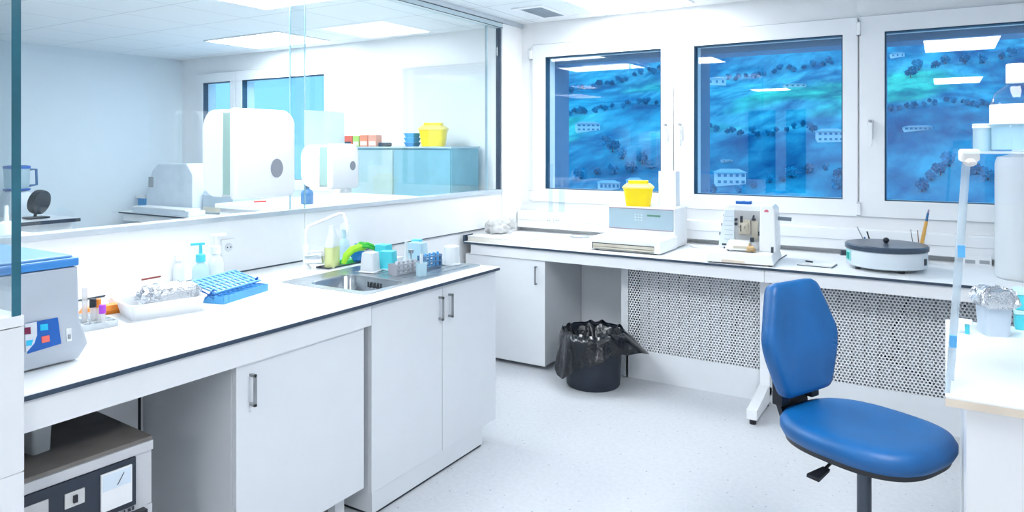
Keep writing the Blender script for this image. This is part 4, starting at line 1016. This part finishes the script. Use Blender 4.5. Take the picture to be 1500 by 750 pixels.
# glass bits standing at the left window ledge
t = thing('measuring_cylinder', 'clear measuring cylinder standing before the left edge of the first window', 'cylinder', (-2.70, 4.98, 1.005))
MB().lathe([(.022, 0), (.018, .006), (.016, .02), (.016, .38), (.019, .385)], seg=16).build('cylinder_wall', CLEAR, t, smooth=True)
t = thing('measuring_cylinder', 'short clear tube standing just right of the tall cylinder on the trunking', 'cylinder', (-2.60, 4.98, 1.005))
MB().lathe([(.024, 0), (.023, .006), (.023, .25), (.026, .255)], seg=16).build('cylinder_wall', CLEAR, t, smooth=True)

# ---------------------------------------------------------------- right bench and its acrylic stand
BZ = .90
t = thing('side_bench', 'white side bench with a pale wooden edge at the right of the photo', 'bench', (.6, 2.5, 0))
MB().box(0.0, 1.2, 2.085, 3.02, BZ - .004, BZ).build('top', TOPW, t, world=True)
MB().box(0.0, 1.2, 2.085, 3.02, BZ - .024, BZ - .004).build('top_core', WOOD, t, world=True)
MB().box(0.045, 1.18, 2.10, 2.95, 0.0, BZ - .024).build('cabinet_body', WHITE, t, world=True)
# stand
t = thing('acrylic_stand', 'clear acrylic stand with a leaning side post and a high shelf on the side bench', 'stand', (.25, 2.4, BZ))
SHZ = 1.512
def bar(p, q, w, d, name, m):
    p = Vector(p); q = Vector(q); u = Vector((1, 0, 0)) * w / 2; v = Vector((0, 1, 0)) * d / 2
    return MB().prism([p - u - v, p + u - v, p + u + v, p - u + v], [q - u - v, q + u - v, q + u + v, q - u + v]).build(name, m, t, world=True)
fb = onY(1388, 572, 2.12); ft = onY(1414, 232, 2.12)
bar((fb.x, 2.12, BZ), (ft.x, 2.12, SHZ), .012, .012, 'post', TLAB)
fb2 = onY(1396, 560, 2.14); ft2 = onY(1427, 232, 2.20)
bar((.004 + .01, 2.24, BZ), (ft.x + .01, 2.24, SHZ), .012, .012, 'post', TLAB)
MB().prism([(fb.x - .002, 2.12, BZ), (fb.x + .002, 2.12, BZ), (fb.x + .002, 2.24, BZ), (fb.x - .002, 2.24, BZ)], [(ft.x - .002, 2.12, SHZ), (ft.x + .002, 2.12, SHZ), (ft.x + .002, 2.24, SHZ), (ft.x - .002, 2.24, SHZ)]).build('side_sheet', CLEAR, t, world=True)
MB().box(ft.x - .005, .7, 2.08, 2.45, SHZ, SHZ + .006).build('shelf', TLAB, t, world=True)
MB().rbox(ft.x - .015, ft.x + .03, 2.09, 2.15, SHZ - .02, SHZ + .012, .008, axis='y').ball((ft.x + .01, 2.10, SHZ - .02), .016, 2, 1, 1, .8).build('clamp', mat('cream_clamp', (.82, .80, .78), .5), t, world=True)
for s, zc in ((1, 1.25), (0, 1.02)): MB().box(fb.x + (.03 if s else .012) - .008, fb.x + (.03 if s else .012) + .008, 2.108, 2.114, zc, zc + .03).build('clip', SKYB, t, world=True)
MB().box(.66, .68, 2.10, 2.44, BZ, SHZ).build('end_sheet', TLAB, t, world=True)
t = thing('carboy', 'tall milky plastic cylinder standing on the window desk behind the side bench', 'container', (.352, 4.52, DZ))
MB().lathe([(.12, 0), (.13, .01), (.13, .60), (.12, .635), (.06, .65)], seg=40).build('cylinder_wall', TWHITE, t, smooth=True)
MB().lathe([(.055, .651), (.055, .68)], seg=24).build('cap', WHITE, t, smooth=True)
# bottle on shelf
t = bottle('reagent_bottle', 'clear plastic bottle with white cap and white label on the high acrylic shelf', 'bottle', (.152, 2.175, SHZ + .006), .055, .19, .019, .022, CLEAR, WHITE, .030, .022, liquid=TBLUE, liq_h=.42, shoulder=.30, seg=32)
b = MB(); r_ = .0562
rg = lambda z: [(r_ * math.cos(a), r_ * math.sin(a), z) for a in [2 * PI * k / 32 for k in range(32)]]
b.loft([rg(.068), rg(.118)], cap0=False, cap1=False).build('bottle_label', PAPER, t, smooth=True)
t = thing('glass_beaker', 'small glass jar left of the capped bottle on the acrylic shelf', 'beaker', (.083, 2.20, SHZ + .006))
MB().lathe([(.020, 0), (.022, .004), (.022, .062), (.024, .068)], seg=20).build('jar_wall', TBLUE, t, smooth=True)
MB().lathe([(.0235, .060), (.0235, .070), (.02, .071)], seg=20).build('jar_rim', WHITE, t, smooth=True)
# foil-covered container
p = onZ(1455, 488, BZ)
t = thing('foil_covered_pot', 'square frosted pot covered with crumpled foil at the back of the side bench', 'pot', (.138, 2.86, BZ), .35)
MB().loft([sqring(.072, .072, 0, .012), sqring(.088, .088, .120, .014)]).build('pot_wall', mat('frosted_blue', (.58, .68, .78), .4, var=.02), t, smooth=True, angle=40)
b = MB(); rings = []; random.seed(8)
for k, (s, z) in enumerate(((1.14, .100), (1.28, .115), (1.22, .135), (1.0, .152), (.5, .158))):
    rings.append([(x * s + random.uniform(-.006, .006), y * s + random.uniform(-.006, .006), z + random.uniform(-.008, .006)) for x, y in rrect(-.046, .046, -.046, .046, .018, 6)])
b.loft(rings).build('foil_cover', FOIL, t)
# cyan stack at the frame edge
px = onZ(1497, 482, BZ)
for k in range(2):
    t = thing('pipette_tip_box', ['lower', 'upper'][k] + ' one of two cyan ridged tip boxes stacked at the right edge of the photo', 'box', (px.x + .035, px.y + .02, BZ + k * .068), 0, 'cyan tip boxes on the side bench')
    MB().box(-.055, .055, -.04, .04, 0, .052).build('box_body', CYAN, t, bevel=.003)
    MB().box(-.058, .058, -.043, .043, .052, .067).build('box_lid', CYANL, t, bevel=.003)
# small tap valve
p = onZ(1418, 478, BZ)
t = thing('tube_holder', 'tiny white and cyan tube clip standing on the side bench left of the foil pot', 'clip', (.055, 2.82, BZ))
MB().rbox(-.028, .022, -.012, .012, .034, .048, .004).box(-.024, -.016, -.01, .01, 0, .034).build('clip_body', WHITE, t, bevel=.001)
MB().cyl((.008, 0, .0), (.008, 0, .034), .007).build('cyan_tube', CYAN, t)

# ---------------------------------------------------------------- other room beyond the glass
OZ = .84
t = thing('desk', 'white desk under the windows of the other room behind the glass', 'desk', (-5.5, 4.6, 0))
MB().box(-7.48, -3.45, 4.18, 5.02, OZ - .016, OZ - .002).build('slab', CORE, t, world=True)
MB().box(-7.48, -3.45, 4.1795, 5.02, OZ - .002, OZ).build('top_laminate', TOPW, t, world=True)
MB().box(-7.42, -3.5, 4.20, 4.22, .75, OZ - .016).build('apron', CAB2, t, world=True)
for x in (-7.3, -5.4, -3.6): MB().box(x - .03, x + .03, 4.4, 4.9, 0, .75).build('leg', WHITE, t, world=True)
# tall blue-grey cabinet with boxes on top
t = thing('storage_cabinet', 'blue-grey cabinet in the other room with boxes and a yellow container on top', 'cabinet', (-3.9, 4.77, OZ))
MB().box(-4.58, -3.40, 4.60, 4.98, OZ, 1.515).build('body', CABLUE, t, world=True)
MB().box(-4.60, -3.39, 4.58, 4.99, 1.515, 1.53).build('top', mat('cab_top', (.45, .58, .64), .4), t, world=True)
MB().box(-4.575, -4.02, 4.588, 4.60, OZ + .03, 1.50).build('door', CABTEAL, t, world=True)
MB().box(-4.0, -3.41, 4.588, 4.60, OZ + .03, 1.50).build('door', CABLUE, t, world=True)
ty = 4.70
sh = sharps('sharps_container', 'yellow sharps container on top of the cabinet in the other room', (onY(635, 213, ty).x, ty, 1.53), 1.12, .5)
def smallbox(label, px0, px1, ytop, m, m2, y=4.66, name='reagent_box'):
    a = onY(px0, 210, y); b = onY(px1, 210, y); h = onY(px0, ytop, y).z - 1.53
    t = thing(name, label, 'box', ((a.x + b.x) / 2, y, 1.53), 0, 'boxes on the cabinet in the other room'); w = (b.x - a.x) / 2 - .003
    MB().box(-w, w, -.035, .035, 0, h).build('carton', m, t, bevel=.002)
    MB().box(-w * .8, w * .8, -.0365, -.035, h * .1, h * .45).build('box_label', m2, t)
smallbox('red box at the left of the row of boxes on the other room cabinet', 504, 520, 199, mat('box_red', (.80, .12, .05), .5), DGREY)
smallbox('lime green box second from left on the other room cabinet', 520.5, 530, 199, mat('box_lime', (.45, .68, .12), .5), PAPER)
smallbox('orange box with white label in the middle of the boxes behind the glass', 530.5, 542.5, 198, mat('box_orange', (.85, .27, .12), .5), PAPER)
smallbox('salmon box with white base at the right of the boxes behind the glass', 543, 555.5, 198, mat('box_salmon', (.85, .38, .25), .5), PAPER)
a = onY(564, 209, 4.66)
tag(MB().rbox(a.x - .045, a.x + .045, 4.62, 4.70, 1.53, 1.565, .012, axis='y').build('glasses_case', DGREY, bevel=.005), 'small dark case beside the row of boxes behind the glass', 'case')
a = onY(604, 213, 4.68)
for k in range(3):
    t = thing('blue_tray', ['lowest', 'middle', 'topmost'][k] + ' of three stacked blue trays left of the yellow container behind the glass', 'tray', (a.x, 4.68, 1.53 + k * .038), 0, 'blue trays on the other room cabinet')
    MB().loft([sqring(.085, .085, 0, .01), sqring(.115, .10, .034, .012)]).build('tray_wall', SKYB if k else mat('mid_blue', (.08, .30, .60), .4), t, smooth=True)
    MB().loft([sqring(.125, .11, .034, .012), sqring(.125, .11, .0375, .012)]).build('tray_rim', mat('pale_blue_plastic', (.20, .52, .85), .4), t)
# instruments on the other room desk
oy = 4.55
def ox(px, y=oy): return onY(px, 280, y).x
def oz(px, py, y=oy): return onY(px, py, y).z
t = thing('analyser', 'white curved analyser with a small dark screen on the other room desk', 'instrument', (ox(256), 4.58, OZ))
x0 = ox(228) - ox(255); x1 = ox(296) - ox(255); H = oz(255, 240) - OZ
P = [(x0, 0), (x0 + .02, H * .45), (x0 + .12, H * .85), (x0 + .22, H), (x1 - .1, H * 1.02), (x1, H * .8), (x1, 0)]
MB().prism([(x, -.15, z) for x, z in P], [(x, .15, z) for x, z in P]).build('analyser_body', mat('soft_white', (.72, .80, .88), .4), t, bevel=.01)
MB().box(x0 + .06, x0 + .14, -.156, -.15, H * .5, H * .72).build('screen', GREY, t)
t = thing('scanner', 'wide flat white scanner in front of the analyser behind the glass', 'scanner', (ox(250, 4.30), 4.33, OZ))
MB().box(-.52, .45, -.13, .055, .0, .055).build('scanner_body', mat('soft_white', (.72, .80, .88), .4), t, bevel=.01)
MB().box(-.5, .4, -.135, .04, .055, .068).build('scanner_lid', TOPW, t, bevel=.004)
t = thing('printer', 'low grey printer right of the analyser in the other room', 'printer', (ox(299, 4.55), 4.66, OZ + .0))
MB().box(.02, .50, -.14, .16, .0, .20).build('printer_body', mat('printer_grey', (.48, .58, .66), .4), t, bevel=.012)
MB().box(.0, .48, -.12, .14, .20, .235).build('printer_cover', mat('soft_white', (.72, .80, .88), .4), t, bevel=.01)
MB().box(.04, .36, -.155, -.14, .02, .07).build('output_tray', BEIGE, t)
t = thing('tube_stand', 'small dark blue tube stand at the left end of the other room desk', 'rack', (ox(207, 4.5), 4.50, OZ))
MB().box(-.10, -.07, -.03, .03, 0, .22).box(-.1, .12, -.03, .03, .0, .02).build('stand_frame', mat('navy', (.03, .15, .35), .4), t)
for k in range(4): MB().cyl((-.04 + k * .04, 0, .02), (-.04 + k * .04, 0, .13), .013).build('tube', SKYB, t)
MB().box(-.07, .12, -.035, .035, .12, .16).build('rack_top', WHITE, t)
# side counter at the far left with mixer jar and fan
t = thing('side_counter', 'pale counter at the far wall of the other room, behind the near glass edge', 'counter', (-7.1, 2.8, 0))
MB().box(-7.64, -6.52, 1.4, 3.30, .875, .90).build('counter_top', TOPW, t, world=True)
MB().box(-6.519, -6.50, 1.4, 3.30, .87, .90).build('counter_edge', DGREY, t, world=True)
MB().box(-7.62, -6.6, 1.42, 3.28, 0, .875).build('cabinet_body', CAB2, t, world=True)
mx = onX(42, 318, -7.0)
t = thing('jar_mixer', 'white jar mixer with a blue handled jar on the other room counter', 'mixer', (-7.15, mx.y - .03, .9))
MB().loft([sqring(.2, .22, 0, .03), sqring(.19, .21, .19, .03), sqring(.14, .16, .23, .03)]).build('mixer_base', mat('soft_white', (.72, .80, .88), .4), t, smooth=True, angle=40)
MB().lathe([(.07, .235), (.095, .27), (.10, .42), (.10, .43)], seg=24).build('jar', TBLUE, t, smooth=True)
MB().lathe([(.105, .43), (.105, .455), (.07, .46)], seg=24).lathe([(.105, .235), (.105, .25)], seg=24).build('jar_lid', DBLUE, t, smooth=True)
MB().tube([(.02, .09, .42), (.02, .15, .42), (.02, .155, .28), (.02, .09, .27)], .012, 8).build('jar_handle', mat('navy', (.03, .15, .35), .4), t)
t = thing('desk_fan', 'small black round fan leaning on the other room counter', 'fan', (-6.75, 3.08, .905))
FM = Matrix.Translation((0, 0, .14)) @ Matrix.Rotation(.25, 4, 'Y') @ Matrix.Rotation(.5, 4, 'Z')
b = MB(); b.M = FM @ Matrix.Rotation(PI / 2, 4, 'Y')
b.lathe([(.075, -.05), (.105, -.03), (.11, .0), (.105, .03), (.07, .045)], seg=28)
b.build('fan_head', mat('fan_black', (.015, .025, .035), .35), t, smooth=True)
MB().cyl((0, -.02, .06), (-.02, -.03, .0), .012).box(-.08, .06, -.10, .06, 0, .012).build('fan_stand', BLACK, t)
t = bottle('wash_bottle', 'small white wash bottle seen through the near glass at the left edge', 'bottle', (onX(9, 318, -4.2).x, onX(9, 318, -4.2).y, 1.05), .045, .12, .012, .03, WHITE, WHITE, .05, .01)
p = onX(9, 318, -4.2)
tt = thing('side_table', 'low white shelf unit behind the partition carrying the wash bottle', 'shelf', (p.x, p.y, 0))
MB().box(-.3, .3, -.4, .18, 1.03, 1.05).build('shelf_top', TOPW, tt)
MB().box(-.28, .28, -.38, .16, 0, 1.03).build('shelf_body', CAB2, tt)

t = thing('wall_shelf', 'white ledge along the far side of the partition glass behind the dispensers', 'shelf', (-3.5, 3.4, 1.0))
MB().box(-3.92, -3.075, 2.80, 4.0, 1.145, 1.17).build('shelf_board', TOPW, t, world=True)
MB().box(-3.90, -3.10, 2.82, 2.84, .0, 1.145).box(-3.90, -3.10, 2.84, 3.98, .0, .02).box(-3.90, -3.10, 3.96, 3.98, .0, 1.145).build('shelf_frame', CAB2, t, world=True)
p = onZ(450, 299, 1.17)
t = bottle('dark_bottle', 'small dark blue bottle standing on the ledge behind the smaller dispenser', 'bottle', p, .038, .115, .014, .02, mat('navy', (.03, .15, .35), .4), BLACK, .015)
p = onZ(372, 297, 1.17); q = onZ(390, 296, 1.17)
tag(MB().cyl((p.x, p.y, 1.176), (q.x, q.y, 1.176), .006).build('marker_pen', RED), 'red pen lying on the ledge under the large dispenser', 'pen')

# ---------------------------------------------------------------- outside: hillside, houses, trees
def hill_z(x, y):
    u = max(0, (y - 50) / 300)
    z = -9 + 88 * u ** 1.12 + 5 * noise.noise(Vector((x * .012, y * .012, 1))) * min(1, u * 3) + 1.6 * noise.noise(Vector((x * .05, y * .05, 4)))
    z -= 14 * noise.noise(Vector((x * .006 + 3, y * .009, 8))) * u
    return z
vs = []; fs = []
NX, NY = 110, 90
for j in range(NY + 1):
    y = 30 + (j / NY) ** 1.3 * 400
    for i in range(NX + 1):
        x = (-.70 + 1.15 * i / NX) * (y + 20); vs.append((x, y, hill_z(x, y)))
for j in range(NY):
    for i in range(NX): a = j * (NX + 1) + i; fs.append((a, a + 1, a + NX + 2, a + NX + 1))
me = bpy.data.meshes.new('hillside'); me.from_pydata(vs, [], fs); me.shade_smooth()
def hill_mat():
    m = bpy.data.materials.new('hill_meadows'); m.use_nodes = True; nt = m.node_tree; b = nt.nodes['Principled BSDF']; b.inputs['Roughness'].default_value = .95; b.inputs['Specular IOR Level'].default_value = 0
    tc = nt.nodes.new('ShaderNodeTexCoord')
    mp = nt.nodes.new('ShaderNodeMapping'); mp.inputs['Scale'].default_value = (.012, .009, .02); mp.inputs['Rotation'].default_value = (0, 0, .25)
    n1 = nt.nodes.new('ShaderNodeTexNoise'); n1.inputs['Scale'].default_value = 2.2; n1.inputs['Detail'].default_value = 4
    r1 = nt.nodes.new('ShaderNodeValToRGB'); e = r1.color_ramp.elements
    e[0].position = .36; e[0].color = (.01, .24, .42, 1); e[1].position = .64; e[1].color = (.05, .70, .56, 1)  # blue haze tint put into the meadow colours
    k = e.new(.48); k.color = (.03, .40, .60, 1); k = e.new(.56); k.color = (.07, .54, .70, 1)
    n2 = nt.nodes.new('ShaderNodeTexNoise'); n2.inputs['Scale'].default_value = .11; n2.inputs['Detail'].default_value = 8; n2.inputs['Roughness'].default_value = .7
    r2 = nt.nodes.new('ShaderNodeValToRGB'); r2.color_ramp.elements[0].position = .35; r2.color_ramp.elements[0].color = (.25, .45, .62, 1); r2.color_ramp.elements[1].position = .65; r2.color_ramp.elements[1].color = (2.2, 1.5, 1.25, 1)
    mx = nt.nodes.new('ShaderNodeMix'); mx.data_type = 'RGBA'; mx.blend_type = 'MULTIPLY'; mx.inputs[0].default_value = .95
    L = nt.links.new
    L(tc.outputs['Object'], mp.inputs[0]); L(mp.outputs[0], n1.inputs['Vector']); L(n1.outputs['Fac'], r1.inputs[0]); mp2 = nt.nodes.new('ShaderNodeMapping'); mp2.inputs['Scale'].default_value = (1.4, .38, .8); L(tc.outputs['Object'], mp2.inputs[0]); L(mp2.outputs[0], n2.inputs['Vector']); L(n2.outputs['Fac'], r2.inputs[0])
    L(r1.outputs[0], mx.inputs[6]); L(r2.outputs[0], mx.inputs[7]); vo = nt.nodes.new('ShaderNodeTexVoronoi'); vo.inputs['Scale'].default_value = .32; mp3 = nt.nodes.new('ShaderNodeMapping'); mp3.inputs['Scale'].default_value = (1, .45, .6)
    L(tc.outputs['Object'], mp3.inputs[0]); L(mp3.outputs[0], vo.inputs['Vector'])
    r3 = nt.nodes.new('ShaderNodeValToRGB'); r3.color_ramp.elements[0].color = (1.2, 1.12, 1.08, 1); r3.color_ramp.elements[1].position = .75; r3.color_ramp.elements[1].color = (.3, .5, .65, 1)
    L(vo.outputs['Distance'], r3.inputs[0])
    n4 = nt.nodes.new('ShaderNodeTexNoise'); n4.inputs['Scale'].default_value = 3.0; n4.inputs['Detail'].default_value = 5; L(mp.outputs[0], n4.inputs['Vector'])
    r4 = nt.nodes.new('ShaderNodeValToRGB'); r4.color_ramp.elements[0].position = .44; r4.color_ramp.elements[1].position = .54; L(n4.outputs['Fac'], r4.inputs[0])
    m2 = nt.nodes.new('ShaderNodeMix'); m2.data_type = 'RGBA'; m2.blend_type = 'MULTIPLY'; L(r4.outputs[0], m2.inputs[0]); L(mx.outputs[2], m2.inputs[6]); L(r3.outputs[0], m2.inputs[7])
    L(m2.outputs[2], b.inputs['Base Color'])
    return m
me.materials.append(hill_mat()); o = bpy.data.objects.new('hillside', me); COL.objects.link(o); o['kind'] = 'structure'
def hit(px, py):
    r = ray(px, py); t_ = 40
    while t_ < 380:
        p = r * t_ + Vector((0, 0, CAMH))
        if p.z <= hill_z(p.x, p.y): return Vector((p.x, p.y, hill_z(p.x, p.y)))
        t_ += .5
    return r * 380
HW = mat('house_render', (.92, .93, .94), .8, var=.05); HR = mat('house_roof', (.35, .55, .68), .8, var=.1); HWIN = mat('house_window', (.12, .32, .5), .3)
HOUSES = []
def house(px, py, wpx, hpx, label, floors=2, ncol=4):
    p = hit(px, py); dep = p.x * XD + p.y * YD; k = dep / F
    w, h = wpx * k, hpx * k; d = w * .6; HOUSES.append((p, w * .6))
    t = thing('house', label, 'house', p, math.atan2(-p.x, p.y) + .15)
    MB().box(-w / 2, w / 2, 0, d, -3, h * .78).build('walls', HW, t)
    rf = MB().prism([(-w * .54, -.4, h * .78), (w * .54, -.4, h * .78), (w * .54, d + .4, h * .78), (-w * .54, d + .4, h * .78)], [(-w * .3, d * .4, h), (w * .3, d * .4, h), (w * .3, d * .6, h), (-w * .3, d * .6, h)])
    rf.build('roof', HR, t)
    for f in range(floors):
        for c in range(ncol):
            x = -w / 2 + w * (c + .5) / ncol; z = h * .78 * (f + .35) / floors
            MB().box(x - w * .05, x + w * .05, -.08, 0, z, z + h * .78 / floors * .42).build('window', HWIN, t)
house(862, 193, 34, 15, 'white house in the upper left of the view through the first window', 2, 5)
house(893, 279, 30, 14, 'long white house at the bottom of the first window just left of the yellow container', 1, 5)
house(930, 278, 22, 16, 'pale house behind the yellow container at the bottom of the first window')
house(1050, 125, 26, 12, 'white house high on the hill at the upper left of the middle window', 1, 3)
house(1071, 273, 42, 24, 'big white two-storey house at the bottom left of the middle window', 2, 5)
house(1217, 209, 36, 20, 'white two-storey house at the right edge of the middle window', 2, 5)
house(1065, 238, 16, 4, 'small low pale roof above the big house in the middle window', 1, 2)
house(1345, 192, 36, 8, 'long low white building in the middle of the right window', 1, 6)
house(1165, 128, 30, 6, 'low white building high on the hill in the middle window', 1, 4)
house(1315, 85, 18, 8, 'small pale house near the top left of the right window', 1, 3)
# trees
LEAF = [mat('tree_dark', (.01, .23, .40), 1.0, spec=0, var=.4, scale=5), mat('tree_mid', (.02, .33, .52), 1.0, spec=0, var=.4, scale=5)]
TRK = mat('tree_trunk', (.08, .08, .09), .9)
protos = []
for k in range(4):
    t = thing('tree', 'tree', 'tree', (0, 0, 0)); b = MB(); random.seed(k)
    for q in range(9): b.ball((random.uniform(-.30, .30), random.uniform(-.25, .25), .42 + random.uniform(-.25, .30)), random.uniform(.13, .23), 3, 1, 1, 1.1, 1.1, 3.5, k * 7 + q)
    b.build('crown', LEAF[k % 2], t); MB().cyl((0, 0, -.3), (0, 0, .5), .05, .03, 7).build('trunk', TRK, t); protos.append(t)
random.seed(11); used = [False] * 4; done = []
LINES = [('in the row high on the hill in the first window', ((806, 140), (880, 128), (968, 103)), 9),
         ('in the middle of the view through the first window', ((815, 200), (838, 168), (900, 160), (965, 150)), 10),
         ('in the dark wood around the white house in the first window', ((882, 205), (905, 230), (960, 250), (840, 262), (880, 262)), 17),
         ('in the high hedgerow crossing the middle window', ((1025, 128), (1080, 118), (1130, 108), (1230, 92)), 9),
         ('on the slope halfway up the middle window', ((1030, 190), (1120, 200), (1190, 185), (1195, 215)), 10),
         ('around the two-storey houses low in the middle window', ((1025, 255), (1040, 282), (1110, 280), (1150, 262), (1228, 250), (1228, 285)), 15),
         ('high on the hill in the right window', ((1330, 115), (1350, 100), (1420, 95), (1490, 85)), 16),
         ('on the slope halfway up the right window', ((1302, 165), (1380, 150), (1470, 160)), 9),
         ('standing in for the dark reflection of a person low in the right window', ((1345, 290), (1370, 262), (1400, 240), (1440, 260), (1490, 285)), 22)]  # larger trees added in place of a person's dark reflection in the pane
for where, line, hp in LINES:
    for (ax, ay), (bx, by) in zip(line, line[1:]):
        n = max(2, int(abs(bx - ax) / (hp * .75)))
        for k in range(n):
            u = (k + .5) / n; px, py = ax + (bx - ax) * u + random.uniform(-2, 2), ay + (by - ay) * u + random.uniform(-3, 3)
            p = hit(px, py); dep = p.x * XD + p.y * YD
            h = hp * dep / F * random.uniform(.75, 1.25)
            if any((p - q).length < (h + g) * .56 for q, g in done) or any((p - q).length < g + h * .9 for q, g in HOUSES): continue
            done.append((p, h)); i = len(done) % 4
            o = protos[i] if not used[i] else copy_tree(protos[i]); used[i] = True
            o.location = p; o.scale = (h * 1.0, h * 1.0, h); o.rotation_euler = (0, 0, random.uniform(0, 6))
            o['label'] = 'dark leafy tree ' + where; o['group'] = 'trees ' + where
